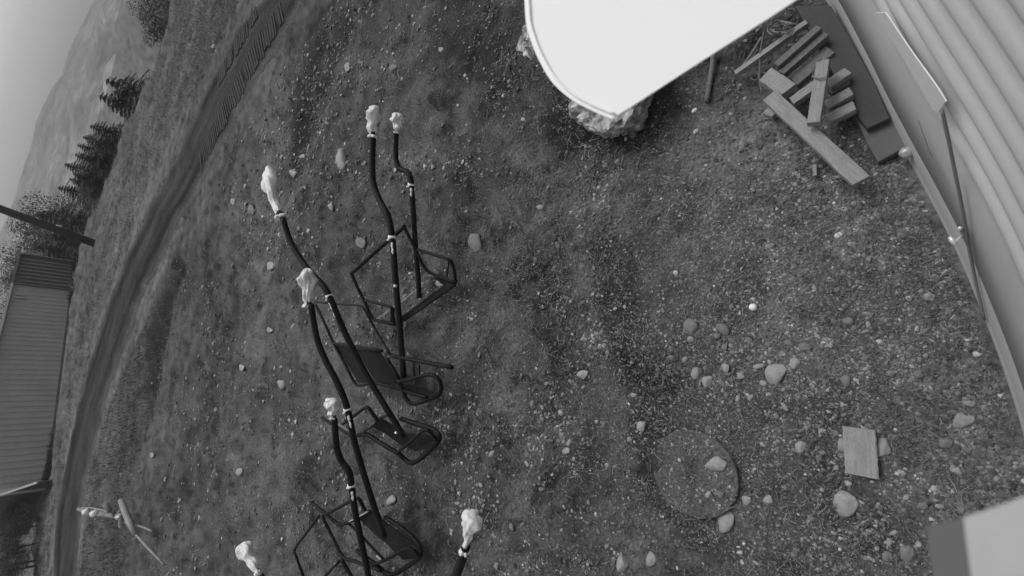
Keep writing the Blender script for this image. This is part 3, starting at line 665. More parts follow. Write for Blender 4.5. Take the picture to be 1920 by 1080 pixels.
# ------------------------------------------------------------------ tube assembly on the grass
c = empty('pipe_assembly', G(222, 975), 'tangle of pale metal tubes with two bright reflectors lying on grass beside the dirt road', 'pipe assembly')
MB().tube(poly3([(146, 954, .5), (165, 960, .45), (190, 963, .4), (215, 969, .35)]), [.04, .07, .07, .05], 10).build('tube', MT['tubes'], c, True)
MB().tube(poly3([(147, 953, .62), (170, 952, .58), (195, 957, .5), (212, 966, .42)]), .02, 8).build('rail', MT['tubes'], c, True)
MB().tube(poly3([(226, 938, .55), (234, 958, .5), (243, 980, .45), (254, 1003, .4)]), [.05, .065, .065, .045], 12).build('tube', MT['tubes'], c, True)
MB().tube(poly3([(255, 1003, .4), (280, 1030, .35), (308, 1059, .3)]), .022, 8).build('rod', MT['tubes'], c, True)
MB().tube(poly3([(232, 979, .35), (250, 983, .35), (270, 989, .3), (286, 996, .25)]), .022, 8).build('rod', MT['tubes'], c, True)
MB().tube(poly3([(214, 971, .35), (221, 962, .42), (229, 953, .5)]), .022, 8).build('brace', MT['tubes'], c, True)
MB().tube(poly3([(197, 944, .55), (201, 950, .5), (206, 958, .45)]), .06, 8).build('clamp', MT['tubes'], c, True)
MB().tube(poly3([(223, 968, .5), (226, 973, .45), (228, 985, .2)]), [.08, .04, .07], 9).build('joint', MT['chain'], c, True)
for x, y in ((162, 957), (177, 960)):
    q = G(x, y, .62); MB().tube([q+np.array([0, -.02, -.03]), q+np.array([0, -.10, .05])], .075, 14).build('reflector', MT['tape'], c, True)

# ------------------------------------------------------------------ the cabin wall
cab = empty('cabin', (WP[8][0], WP[8][1], 0), 'cabin wall with horizontal grey siding along the right side, seen from above', 'building')
def wall_strip(zs, offs, name, material, s0=0, s1=None):
    s1 = len(WP) if s1 is None else s1
    P = cr(WP[s0:s1], 8) if s0 > 0 or s1 < len(WP) else WP[:1]+cr(WP[1:-1], 8)+WP[-1:]
    V = []; Fc = []; n = len(zs); N_ = len(P)
    for i, p in enumerate(P):
        t = P[min(i+1, N_-1)]-P[max(i-1, 0)]; t /= np.linalg.norm(t); nn = np.array([-t[1], t[0]])
        if np.dot(nn, np.array([0.3, 1.5])-p) < 0: nn = -nn
        for z, o in zip(zs, offs): V.append((p[0]+nn[0]*o, p[1]+nn[1]*o, z))
    for i in range(N_-1):
        for k in range(n-1): Fc.append((i*n+k, (i+1)*n+k, (i+1)*n+k+1, i*n+k+1))
    o = mk(name, V, Fc, material, cab, True); return o
zs = []; of = []
z = .62
zs.append(.30); of.append(-.05); zs.append(.6); of.append(-.05)
while z < 3.3:     # rounded ribs
    for t in (0, .12, .22, .32, .5, .72, .86, .95):
        zs.append(z+t*.150); of.append(-.054+.032*(math.sin(math.pi*min(1, t/.86))**.7 if t < .86 else 0))
    z += .150
wall_strip(zs, of, 'siding', MT['siding'])
wall_strip([-.1, .20, .205], [0.0, -.001, -.012], 'skirt_board', MT['trim'])
wall_strip([.198, .205, .60, .61], [-.012, -.003, -.010, -.06], 'wall_board', MT['trim'])
wall_strip([-.02, .03, .035], [.005, .004, -.002], 'base_strip', MT['trim'])
# pieces traced on the wall surface
def on_wall(pxs, off, th, name, material):
    T = [W(x, y, off) for x, y in pxs]; C0 = sum(T)/len(T)
    n_ = np.array([0.45, 0.89, 0]) ; 
    a, b = np.array(WP[6]), np.array(WP[8]); t = (b-a)/np.linalg.norm(b-a); n_ = np.array([-t[1], t[0], 0]); n_ = n_ if n_[1] > 0 else -n_
    return MB().prism(T, -n_*th, .0).build(name, material, cab)
on_wall([(1642, 24), (1660, 24), (1700, 84), (1760, 168), (1773, 190), (1757, 213), (1748, 205), (1700, 122)], .004, .004, 'flashing', MT['flash'])
MB().tube([W(x, y, .012) for x, y in [(1766, 205), (1778, 260), (1792, 330), (1806, 400), (1818, 470), (1832, 540), (1846, 600)]], .006, 8, 5).build('cable', MT['gap'], cab, True)
MB().tube([W(x, y, .006) for x, y in [(1722, 225), (1745, 290), (1762, 322), (1782, 368)]], [.001, .0028, .002, .0006], 6, 4).build('crack', MT['gap'], cab)
# rest of the building
pA, pB = WP[0], WP[-1]; back = np.array([-(pB-pA)[1], (pB-pA)[0]]); back /= np.linalg.norm(back)
if np.dot(back, np.array([0.3, 1.5])-pA) > 0: back = -back
MB().prism([np.append(pA+back*1.6, 3.3), np.append(pB+back*1.6, 3.3), np.append(pB+back*4, 3.3), np.append(pA+back*4, 3.3)], (0, 0, -3.4)).build('rear_wall', MT['siding'], cab)
MB().prism([np.append(pA+back*1.5, 3.5), np.append(pB+back*1.5, 3.5), np.append(pB+back*4.2, 4.2), np.append(pA+back*4.2, 4.2)], (0, 0, -.12)).build('roof', MT['trim'], cab)

# tap on the wall and knob at its foot
q = W(1793, 452, .07)
c = empty('wall_tap', W(1793, 452, 0), 'small bright metal tap sticking out from the foot of the cabin wall', 'tap')
a_ = W(1803, 443, .02); nW = (q-W(1793, 452, .0)); nW /= np.linalg.norm(nW)
MB().tube([W(1810, 437, .0), a_, q], [.006, .005, .006], 10).build('spout', MT['chrome'], c, True)
MB().tube([G(1780, 444, q[2]), G(1785, 450, q[2]), G(1791, 460, q[2])], [.006, .011, .006], 9).build('handle', MT['chrome'], c, True)
MB().tube([W(1800, 430, .0), W(1800, 428, .03)], .008, 10).build('valve_knob', MT['chrome'], c, True)
V, Fc = ICO3
kn = G(1699, 286, .10)
o = mk('round_knob', [kn+v*np.array([.030, .030, .030])*(1+.12*vnoise(v[0]*3, v[1]*3+v[2]*2, 4)) for v in V], [tuple(map(int, f)) for f in Fc], MT['chain'], None, True, kn)
tag(o, 'small shiny round lump at the foot of the wall beside the board end', 'knob')

# boards lying along the wall
def slab(name, pxs, zt, th, m, label, cat, group=None, bev=.004):
    T = [G(x, y, zt) for x, y in pxs]; c0 = sum(T)/len(T); c0 = np.array([c0[0], c0[1], zt-th])
    o = MB().prism(T, (0, 0, -th), bev).build(name, m, None, False, c0)
    return tag(o, label, cat, group)
slab('ground_board', [(1500, 20), (1552, 14), (1600, 90), (1662, 205), (1699, 276), (1646, 304), (1628, 272), (1598, 208)], .05, .09, MT['board'], 'wide grey board lying along the foot of the wall, its end uncovered', 'board')
slab('dark_beam', [(1490, 10), (1558, 10), (1600, 84), (1642, 160), (1668, 222), (1626, 241), (1600, 205), (1548, 110)], .10, .046, MT['tar'], 'thick dark beam on top of the grey board by the wall', 'beam')

# ------------------------------------------------------------------ lumber pile
def plank(p1, p2, wpx, zt, th, label, m='wood', name='plank', cat='plank', group='loose lumber by the wall', tilt=0.0):
    a, b = G(*p1, zt), G(*p2, zt+tilt); t = b-a; L = np.linalg.norm(t); t /= L; s = np.cross(t, up); s /= np.linalg.norm(s); wd = wpx*mpp((a+b)/2)/2
    n = 10; V = []; Fc = []
    rr = random.Random(int(p1[0]*7+p1[1]))
    c0 = (a+b)/2-np.array([0, 0, th])
    j1, j2_ = rr.uniform(-.15, .15), rr.uniform(-.15, .15)
    for i in range(n+1):
        k = i/n; wob = 1+rr.uniform(-.03, .03)
        for sx, dz in ((-1, -.1), (-.93, 0), (-.3, -.0), (.3, 0), (.93, 0), (1, -.1), (1, -1), (-1, -1)):
            sh = (j1*wd*sx if i == 0 else 0)+(j2_*wd*sx if i == n else 0)
            p = a+t*(L*k+sh)+s*sx*wd*wob+np.array([0, 0, dz*th+rr.uniform(-.0008, .0008)]); V.append(p)
    for i in range(n):
        for k in range(8): Fc.append((i*8+k, i*8+(k+1) % 8, (i+1)*8+(k+1) % 8, (i+1)*8+k))
    Fc.append(tuple(range(8))); Fc.append(tuple(n*8+k for k in range(8)))
    # local axes along the board so that the grain follows it
    ob = MB().add(V, Fc).build(name, MT[m], None, False, c0)
    ang = math.atan2(t[1], t[0]); rot = Matrix.Rotation(-ang, 4, 'Z'); ob.data.transform(rot); ob.rotation_euler = (0, 0, ang)
    return tag(ob, label, cat, group)
plank((1442, 178), (1615, 338), 27, .22, .045, 'longest pale plank of the pile, slanting down towards the wall')
plank((1543, 112), (1525, 229), 21, .30, .05, 'short thick plank tied with thin rope, lying across the others')
plank((1484, 189), (1538, 150), 17, .17, .045, 'slanting plank partly under the roped one', 'wood')
plank((1435, 138), (1478, 168), 29, .19, .07, 'stubby thick block at the left end of the pile', 'wood')
plank((1455, 121), (1535, 50), 13, .20, .05, 'upper of the two parallel weathered planks', 'wood_dark')
plank((1464, 136), (1548, 62), 14, .17, .05, 'lower of the two parallel weathered planks', 'wood_dark')
plank((1488, 152), (1556, 92), 24, .12, .06, 'dark plank beneath the parallel ones', 'wood_dark')
plank((1378, 136), (1512, 40), 10, .12, .04, 'narrow pale lath reaching out toward the white canopy', 'wood')
plank((1552, 157), (1590, 132), 19, .17, .05, 'topmost of three short cut blocks against the dark beam', 'wood')
plank((1556, 171), (1592, 150), 15, .12, .05, 'darker cut block under the topmost one', 'wood_dark')
plank((1549, 196), (1596, 170), 19, .16, .05, 'middle of three short cut blocks against the dark beam', 'wood')
plank((1551, 222), (1602, 197), 20, .15, .05, 'lowest and palest short cut block against the dark beam', 'wood')
plank((1436, 206), (1453, 213), 14, .09, .05, 'small block end poking from under the longest plank', 'wood')
plank((1520, 150), (1482, 180), 26, .08, .05, 'dark plank at the bottom of the pile', 'wood_dark')
plank((1527, 308), (1528, 329), 6, .03, .012, 'tiny pale wood chip on gravel', name='wood_chip', cat='wood chip', group='wood chips')
plank((1610, 803), (1616, 893), 49, .055, .035, 'flat wide offcut board lying alone among round stones', name='board_offcut', cat='board', group='loose boards')
MB_ = MB().tube(poly3([(1541, 108, .31), (1532, 115, .30), (1526, 135, .24), (1522, 150, .2)]), .004, 6, 4)
MB_.tube(poly3([(1524, 143, .31), (1535, 147, .315), (1548, 145, .31)]), .004, 6, 4)
tag(MB_.build('rope', MT['rope'], None, True), 'thin pale rope looped round the short thick plank', 'rope')
mb = MB()
for k in range(5):
    cx, cy = 1464+random.uniform(-8, 8), 55+random.uniform(-6, 6); ra, rb = random.uniform(10, 22), random.uniform(6, 12)
    mb.tube([G(cx+ra*math.cos(t), cy+rb*math.sin(t), .10+.03*math.sin(3*t+k)+.02*k) for t in np.linspace(0, 6.1, 16)], .004, 5, 3)
mb.tube(poly3([(1478, 46, .12), (1490, 44, .12), (1498, 50, .1)]), .004, 5, 3)
tag(mb.build('rope_coil', MT['rope'], None, True), 'loose tangle of thin pale cord near the top edge', 'cord')
mb = MB(); mb.tube([G(1415+8*math.cos(t), 143+7*math.sin(t), .04) for t in np.linspace(0, 6.2, 14)], .0035, 5, 3)
mb.tube(poly3([(1432, 60, .14), (1425, 100, .12), (1424, 150, .06), (1428, 172, .05)]), .0035, 5, 4)
tag(mb.build('wire_loop', MT['rope'], None, True), 'thin wire with a small loop at the left end of the lumber', 'wire')
for p, r_, lab in (([(1338, 100, .06), (1333, 140, .05), (1325, 190, .04)], .018, 'dark weathered stick beside the right edge of the white canopy'), ([(1428, 70, .07), (1410, 100, .06), (1390, 128, .05)], .010, 'bent stick above the narrow lath')):
    tag(MB().tube(poly3(p), r_, 8, 4).build('stick', MT['wood_dark'], None, True), lab, 'stick')

# ------------------------------------------------------------------ white panel over the boulder, and the grey box
pn = [(1150, -260), (1050, -200), (990, -60), (985, 30), (996, 78), (1013, 118), (1036, 155), (1068, 184), (1105, 205), (1147, 223), (1200, 189), (1300, 124), (1447, 30), (1560, -45), (1700, -140), (1640, -260)]
# a flat tilted plane 1.15 m in front of the lens
ctr = ray(1200, 100); ctr = CAM+ctr*0.95; nP = np.array([-.10, -.22, .97]); nP /= np.linalg.norm(nP)
def onplane(px, py, off=0): d = ray(px, py); return CAM+d*(np.dot(nP, ctr+nP*off-CAM)/np.dot(nP, d))
T = [onplane(*p) for p in cr(pn[1:10], 6)] + [onplane(*p) for p in pn[10:]+pn[:1]]
c = empty('canopy', onplane(1200, 60), 'large bright white canopy with a rounded corner and thin rim over the boulder', 'canopy')
MB().prism([p for p in T], -nP*.004).build('canopy_sheet', MT['panel'], c)
rim = [onplane(x, y, .004) for x, y in cr([(1050, -200), (990, -60), (985, 30), (996, 78), (1013, 118), (1036, 155), (1068, 184), (1105, 205), (1147, 223)], 6)]
inr = []
for i, p in enumerate(rim):
    t = rim[min(i+1, len(rim)-1)]-rim[max(i-1, 0)]; t /= np.linalg.norm(t); s = np.cross(t, nP); 
    if np.dot(s, ctr-p) < 0: s = -s
    inr.append(p+s*.012)
MB().tube(inr, .0032, 8).build('rim', MT['panel'], c, True)
wq = W(1700, 60, 0)
MB().tube([onplane(1560, -120, -.03), onplane(1560, -120, -.25), np.array([WP[2][0], WP[2][1], 1.9])], .02, 10).build('support_arm', MT['panel'], c, True)

gb = [(1738, 988), (1770, 978), (1806, 970), (1850, 957), (1890, 943), (1960, 915)]
c = empty('mounting_box', CAM+ray(1850, 1040)*.34, 'smooth pale grey box with shade painted on its side in the bottom right corner', 'box')
nB_ = -ray(1860, 1040); nB_ /= np.linalg.norm(nB_); cB = CAM+ray(1860, 1000)*.34
def f(x, y, k):
    d = ray(x, y); return CAM+d*np.dot(nB_, cB-CAM)/np.dot(nB_, d)*(k/.62)
ccc = [f(1806, 970, .62), f(1850, 956, .62), f(1890, 942, .62), f(1960, 914, .62), f(2100, 1000, .62), f(2050, 1300, .62), f(1830, 1300, .62), f(1822, 1090, .62)]
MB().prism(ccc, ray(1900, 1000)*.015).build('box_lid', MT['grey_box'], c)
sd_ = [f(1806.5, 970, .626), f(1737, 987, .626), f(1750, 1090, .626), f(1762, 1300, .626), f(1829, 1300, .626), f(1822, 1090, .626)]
MB().prism(sd_, ray(1900, 1000)*.015).build('box_side', MT['grey_shade'], c)
cyl = [f(1926, 1040, .60)+0*up]
MB().tube([f(2050, 1200, .64), np.array([WP[-4][0], WP[-4][1], 2.7])], .02, 10).build('arm', MT['grey_shade'], c, True)

# ------------------------------------------------------------------ boulder and stones
def rock(name, c0, size, seed, m, label, cat, group=None, rot=0.0, tmpl=ICO3, rough=.35, parent=None):
    V, Fc = tmpl; V = V.copy()
    nz = fbm(V[:, 0]*1.3+seed*3.1, V[:, 1]*1.3+V[:, 2]*1.7+seed, 4 if tmpl is not ICO5 else 7, seed); V = V*(1+rough*nz)[:, None]
    # a few flat facets
    r_ = np.random.default_rng(seed)
    for k in range(9):
        n = r_.normal(size=3); n /= np.linalg.norm(n); d = V@n; lim = r_.uniform(.5, .75); V = V-np.outer(np.maximum(d-lim, 0)*.8, n)
    ca, sa = math.cos(rot), math.sin(rot); V = V*np.array(size); V = np.stack([V[:, 0]*ca-V[:, 1]*sa, V[:, 0]*sa+V[:, 1]*ca, V[:, 2]], 1)
    if tmpl is ICO5:
        U_ = V/np.linalg.norm(V, axis=1)[:, None]
        e_ = .22*np.abs(fbm(V[:, 0]*9+V[:, 2]*5, V[:, 1]*9-V[:, 2]*4, 4, seed+7))+.10*np.abs(fbm(V[:, 0]*26+V[:, 2]*20, V[:, 1]*26, 3, seed+9))
        V = V-U_*e_[:, None]*.42
    c0 = np.asarray(c0, float); base = c0-np.array([0, 0, size[2]])
    o = mk(name, V+c0, Fc, m, None, tmpl is not ICO5, base)
    return tag(o, label, cat, group)
bc = G(1150, 178, .12)
rock('boulder', (bc[0], bc[1], .06), (.56, .56, .30), 5, MT['boulder'], 'big rough mottled boulder under the point of the white canopy', 'boulder', 'boulders', math.radians(15), ICO5, .9)
bc = G(1022, 62, .1)
rock('boulder', (bc[0], bc[1], .05), (.42, .36, .26), 9, MT['boulder'], 'rough pale rock showing left of the white canopy at the top edge', 'boulder', 'boulders', 1.2, ICO5, .9)

SG = 'field stones'
stones = [ (1453, 700, 20, 27, 'largest round pale stone on the gravel'), (1488, 683, 12, 12, 'round stone touching the largest pale stone'), (1323, 714, 11, 13, 'round stone left of the gravel cluster, above the manhole cover'),
 (1655, 842, 17, 19, 'round stone just right of the offcut board'), (1585, 942, 24, 26, 'angular pale stone below the offcut board'), (1689, 888, 9, 9, 'small round stone below right of the offcut board'),
 (1500, 836, 12, 14, 'round stone left of the offcut board, standing clear of it'), (1580, 835, 9, 17, 'long stone tucked against the left side of the offcut board'), (1357, 977, 18, 23, 'smooth stone on the lower right rim of the manhole cover'),
 (1397, 937, 10, 11, 'small stone right of the manhole cover'), (1440, 938, 9, 11, 'small stone second to the right of the manhole cover'), (1165, 1057, 13, 19, 'pointed pale stone at the bottom edge'),
 (1216, 1052, 10, 13, 'blunt stone right of the pointed one at the bottom edge'), (1700, 1037, 13, 17, 'round stone near the grey box, at the bottom'), (1663, 1046, 10, 13, 'darker stone left of the round one at the bottom'),
 (1676, 1001, 7, 7, 'bright small stone above the round one at the bottom'), (1806, 789, 22, 14, 'wide flat stone nearest the wall'), (1773, 831, 12, 12, 'dusty round stone below the wide flat one'),
 (1585, 714, 10, 11, 'greyish stone above the offcut board'), (1556, 648, 8, 6, 'small bright stone on the gravel right of the large pale stone'), (1628, 608, 5, 9, 'thin upright stone on gravel'), (1592, 602, 11, 10, 'dull stone left of the thin upright one'),
 (1721, 703, 9, 9, 'faint dusty stone between the wall and the stones'), (1297, 612, 15, 17, 'flat dusty stone left of the bright ball'), (1360, 690, 9, 9, 'pale stone in the cobble cluster, upper one'), (1387, 704, 9, 8, 'pale stone in the cobble cluster, right one'),
 (1347, 868, 22, 13, 'flat pale stone slab resting on the manhole cover'), (1330, 926, 7, 7, 'pebble sized stone on the lower part of the manhole cover'), (819, 529, 9, 8, 'pale round stone seen through the kinked chair frame'),
 (897, 453, 12, 20, 'oval mossy stone right of the kinked chair'), (643, 300, 8, 22, 'long narrow pale flat stone left of the two small bags'), (670, 453, 8, 12, 'dull oval stone left of the chair with the chain'),
 (724, 942, 8, 10, 'pale round stone between two hangers near the bottom'), (1060, 847, 8, 7, 'round pale pebble like stone left of the manhole cover'), (1052, 818, 8, 9, 'dull stone just above the round pale one'), (1092, 703, 12, 8, 'pale wedge shaped stone among straw'),
 (527, 720, 7, 10, 'bright stone left of the bent hanger'), (500, 619, 5, 6, 'small bright stone left of the knotted bag'), (287, 854, 5, 6, 'bright stone by itself near the grass verge'), (400, 87, 7, 7, 'bright pale stone on the verge above the road'),
 (824, 92, 6, 5, 'bright stone near the top of the dirt slope'), (737, 128, 8, 8, 'dull stone above the two small bags'), (650, 126, 5, 9, 'narrow bright stone in the dark ditch'), (555, 289, 5, 5, 'white stone at the foot of the dark ditch'),
 (616, 385, 6, 9, 'narrow light stone between hangers at the left'), (440, 378, 7, 6, 'light stone left of the largest bag'), (1010, 387, 7, 5, 'pale stone in the straw below the boulder'), (1440, 461, 6, 5, 'small pale stone on fine gravel above the ball'),
 (505, 500, 10, 9, 'crumbly pale stone left of the knotted bag top'), (470, 395, 5, 11, 'dull upright stone left of the largest bag neck'), (540, 322, 12, 8, 'curved pale stone right above the largest bag'), (1627, 844+0, 1, 1, None), (1805, 950, 8, 7, None),
 (1730, 948, 12, 9, 'light stone at the edge of the grey box'), (1540, 808, 9, 6, 'small stone above left of the offcut board'), (1568, 878, 6, 6, 'small bright stone at the lower left corner of the board'), (1667, 1018, 7, 8, 'small stone on the left of the bright bottom one'), (1205, 800, 10, 12, 'crumbly pale clod like stone left of the manhole cover'),
 (457, 882, 6, 9, 'pale stone beside the grass at lower left'), (858, 943, 5, 4, 'tiny bright stone above the twisted bag'), (455, 690, 5, 7, 'small light stone in the middle left dirt')]
for i, (x, y, rx, ry, lab) in enumerate(stones):
    if not lab: continue
    g0 = G(x, y, .02); k = mpp(g0); dx = (G(x+rx, y, .02)-g0)[:2]; dy = (G(x, y+ry, .02)-g0)[:2]
    # principal directions on the ground
    Jm = np.stack([dx, dy], 1); U, S, _ = np.linalg.svd(Jm); ang = math.atan2(U[1, 0], U[0, 0]); sa_, sb_ = S
    if sa_ > 2.2*sb_: sa_ = 2.2*sb_
    hz_ = min(sa_, sb_)*.62
    z0 = .036 if 'on the manhole' in lab or 'lower part of the manhole' in lab else float(hgt(g0[0], g0[1]))
    rock('stone', (g0[0], g0[1], z0+hz_*.25), (sa_*1.1, sb_*1.1, hz_), 100+i, MT['stone' if not any(t in lab for t in ('dull', 'dusty', 'grey', 'mossy', 'darker', 'faint')) else 'stone_dark'], lab, 'stone', SG, ang, ICO3, .30)
# unlisted stones: three kinds, told apart by where they lie
protos = []
for k in range(7):
    V, Fc = ICO2; V = V.copy(); nz = fbm(V[:, 0]*1.3+k*3.1, V[:, 1]*1.3+V[:, 2]*1.7+k, 3, 200+k); V = V*(1+.5*nz)[:, None]
    r_ = np.random.default_rng(k)
    for _ in range(4):
        n = r_.normal(size=3); n /= np.linalg.norm(n); d = V@n; V = V-np.outer(np.maximum(d-.6, 0)*.85, n)
    me = bpy.data.meshes.new('stone'); me.from_pydata([tuple(v) for v in V], [], [tuple(map(int, f)) for f in Fc]); me.materials.append(MT['stone'] if k % 2 else MT['stone_dark']); me.update(); me.polygons.foreach_set('use_smooth', [True]*len(me.polygons)); protos.append(me)
def scatter_stones(n, box, rpx, label, group):
    for i in range(n):
        if callable(box): x, y = box()
        else: x, y = random.uniform(box[0], box[2]), random.uniform(box[1], box[3])
        g0 = G(x, y); s = random.uniform(*rpx)*mpp(g0)*random.choice([.7, .8, 1, 1, 1.3])
        o = bpy.data.objects.new('stone', protos[random.randrange(7)]); COL.objects.link(o)
        o.location = (g0[0], g0[1], float(hgt(g0[0], g0[1]))+s*.2); o.scale = (s*random.uniform(.8, 1.5), s*random.uniform(.7, 1.1), s*random.uniform(.45, .8)); o.rotation_euler = (random.uniform(-.3, .3), random.uniform(-.3, .3), random.uniform(0, 6.28))
        tag(o, label, 'stone', group)
ga = lambda cx, cy, sx, sy: (lambda: (random.gauss(cx, sx), random.gauss(cy, sy)))
scatter_stones(46, ga(1400, 680, 55, 50), (4, 9), 'small rounded stone of the dense cluster around the largest pale stone', 'small stones of the cobble cluster')
scatter_stones(40, (1380, 640, 1760, 1060), (3, 7), 'small rounded stone strewn around the offcut board', 'small stones around the offcut board')
scatter_stones(34, (900, 760, 1200, 1070), (3, 6), 'small stone in the dirt left of the manhole cover', 'small stones left of the manhole cover')
scatter_stones(70, (440, 280, 900, 1000), (2.2, 4.5), 'small stone scattered in the dirt around the lift chairs', 'small stones around the lift chairs')
scatter_stones(26, (300, 520, 620, 1060), (2.5, 5), 'small stone in the dirt between the road and the lift chairs', 'small stones beside the road')
scatter_stones(40, ga(600, 240, 70, 90), (2.2, 4.5), 'small stone in the dark ditch between the road and the lift chairs', 'small stones in the ditch')

# manhole cover
mc = G(1300, 887, .03)
c = empty('manhole_cover', (mc[0], mc[1], 0), 'round concrete cover almost buried in dirt at the lower right', 'manhole cover')
Rm = .262
prof = [(0, .034), (.9, .036), (.93, .039), (.985, .039), (1.0, .034), (1.01, -.03)]
V = []; Fc = []; sd = 96
for a in np.linspace(0, 2*math.pi, sd, endpoint=False):
    for q, z in prof: V.append((mc[0]+Rm*q*math.sin(a)*(1+.012*vnoise(a*4, 0, 3)), mc[1]+Rm*q*math.cos(a), z+.006*vnoise(q*20+a*9, a*7, 3)))
n = len(prof)
for i in range(sd):
    for k in range(n-1): Fc.append((i*n+k, ((i+1) % sd)*n+k, ((i+1) % sd)*n+k+1, i*n+k+1))
me_l = mk('lid', V, Fc, mat('dirty_concrete', .092, .4, 6.0, .95, bump=.8, bscale=40, fine=.35, fscale=60, detail=10), c, True); bpy_fix(me_l)
MB().tube([(mc[0]+Rm*.975*math.sin(a), mc[1]+Rm*.975*math.cos(a), .034+.006*float(vnoise(a*6, 2.0, 3))) for a in np.linspace(0, 2*math.pi, 73)], .005, 6).build('rim', mat('cover_rim', .11, .4, 9.0, .95, fine=.3), c, True)

# white ball added to stand in for a bright dot
bp_ = G(1412, 576, .03)
V, Fc = ICO4
tag(mk('bright_dot', V*.023+bp_, Fc, MT['tape'], None, True, bp_), 'tiny white ball added as the brightest spot on the gravel', 'ball')

# ------------------------------------------------------------------ ground cover (uncountable)
MC = mc
def sample_px(n, dens):
    out = np.zeros((0, 2))
    while len(out) < n:
        p = rng.uniform([-60, -60], [2000, 1150], (n*3, 2)); k = dens(p[:, 0], p[:, 1]); p = p[rng.random(len(p)) < k]; out = np.concatenate([out, p])
    return out[:n]
def ground_pts(P):
    d = np.stack([(P[:, 0]-960)/F, (P[:, 1]-540)/F, np.ones(len(P))], 0); d = (R3@d).T; t = np.where(d[:, 2] < -1e-3, -HC/np.minimum(d[:, 2], -1e-3), 1e5)
    q = d*t[:, None]; return q[:, 0], q[:, 1]
def lumps(name, n, dens, rmin, rmax, m, tone, tmpl, flat=.7, pw=2.5, rscale=True):
    P = sample_px(n, dens); x, y = ground_pts(P); ok = (np.hypot(x, y) < 34) & (wdist(x, y) > 0.03) & (roadmask(x, y) < .95) ; x, y = x[ok], y[ok]; n = len(x)
    r = np.hypot(np.hypot(x, y), HC)/3.4
    s = (rmin+(rmax-rmin)*rng.random(n)**pw)*(np.clip(r**.6, .8, 2.2) if rscale else 1)
    V, Fc = tmpl; k = len(V)
    a = rng.uniform(0, 6.28, n); sc3 = rng.uniform(.6, 1.4, (n, 3))*s[:, None]; sc3[:, 2] *= flat
    J = 1+.28*rng.normal(size=(n, k, 1))
    Q = V[None]*J*sc3[:, None, :]; ca, sa = np.cos(a)[:, None], np.sin(a)[:, None]
    X = Q[:, :, 0]*ca-Q[:, :, 1]*sa+x[:, None]; Y = Q[:, :, 0]*sa+Q[:, :, 1]*ca+y[:, None]; hz_ = np.where(np.hypot(x-MC[0], y-MC[1]) < .262, .035, hgt(x, y)); Z = Q[:, :, 2]+(hz_+s*.15)[:, None]
    VV = np.stack([X, Y, Z], -1).reshape(-1, 3); FF = (Fc[None]+(np.arange(n)*k)[:, None, None]).reshape(-1, 3)
    tn = np.repeat(tone(n), k)
    o = mk(name, VV, FF, m, None, False, None, ('tone', tn)); return tag(o, kind='stuff')
def blob(x, y, cx, cy, sx, sy): return np.exp(-((x-cx)/sx)**2-((y-cy)/sy)**2)
def d_gravel(x, y):
    nn = fbm(x/70, y/70, 3, 301)
    return np.clip(1.0*blob(x, y, 1480, 430, 240, 180)+.8*blob(x, y, 1380, 640, 200, 120)+.75*blob(x, y, 1700, 620, 170, 260)+.35*blob(x, y, 1500, 900, 400, 200)+.06+nn*.6, 0.01, 1)
def d_clod(x, y): return np.clip(.5+.9*fbm(x/60, y/60, 3, 311)+.4*blob(x, y, 1050, 450, 300, 250), .05, 1)
def d_mid(x, y): return np.clip((.12+.9*fbm(x/80, y/80, 3, 321)+.7*np.exp(-((x-560-(y-300)*-.25)/70)**2)*(y < 480))*(x < 1150), .02, 1)
g_t = lambda n: np.clip(np.exp(rng.normal(-.45, .42, n)), .35, 1.8)*np.where(rng.random(n) < .05, 1.6, 1)
lumps('gravel', 90000, d_gravel, .0018, .0105, MT['pebble'], g_t, ICO1, .5, 3.2)
lumps('soil_clods', 26000, d_clod, .003, .014, MT['clod'], lambda n: np.clip(rng.normal(1.05, .2, n), .6, 1.7), ICO1, .4, 3.0)
lumps('grit', 24000, d_mid, .003, .019, MT['pebble'], lambda n: np.clip(np.exp(rng.normal(-.15, .45, n)), .4, 2.0)*np.where(rng.random(n) < .15, 1.4, 1), ICO1, .7, 4)

def blades(name, n, dens, lmin, lmax, wd, m, tone, lie=True, far=40, scale=True):
    P = sample_px(n, dens); x, y = ground_pts(P); ok = (np.hypot(x, y) < far) & (wdist(x, y) > 0.03) & (roadmask(x, y) < .6); x, y = x[ok], y[ok]; n = len(x)
    r = np.hypot(np.hypot(x, y), HC)/3.4; k_ = np.clip(r, .8, 5) if scale else np.ones(n)
    L = rng.uniform(lmin, lmax, n)*k_**.6; ww = wd*k_; a = rng.uniform(0, 6.28, n)+.0; z = np.where(np.hypot(x-MC[0], y-MC[1]) < .262, .036, hgt(x, y))+.004
    el = rng.uniform(.02, .35, n) if lie else rng.uniform(.7, 1.4, n); bend = rng.uniform(-.35, .35, n)
    V = np.zeros((n, 6, 3))
    for i, t in enumerate((0, .5, 1.0)):
        aa_ = a+bend*t; cx = x+np.cos(aa_)*np.cos(el)*L*t; cy = y+np.sin(aa_)*np.cos(el)*L*t; cz = z+np.sin(el)*L*t*(1-.35*t)
        wv = ww*(1-.75*t*(0 if lie else 1)); sx, sy = -np.sin(aa_)*wv/2, np.cos(aa_)*wv/2
        V[:, 2*i] = np.stack([cx-sx, cy-sy, cz], 1); V[:, 2*i+1] = np.stack([cx+sx, cy+sy, cz+wv*.3], 1)
    FF = (np.array([[0, 1, 3, 2], [2, 3, 5, 4]])[None]+(np.arange(n)*6)[:, None, None]).reshape(-1, 4)
    return tag(mk(name, V.reshape(-1, 3), FF, m, None, False, None, ('tone', np.repeat(tone(n), 6))), kind='stuff')
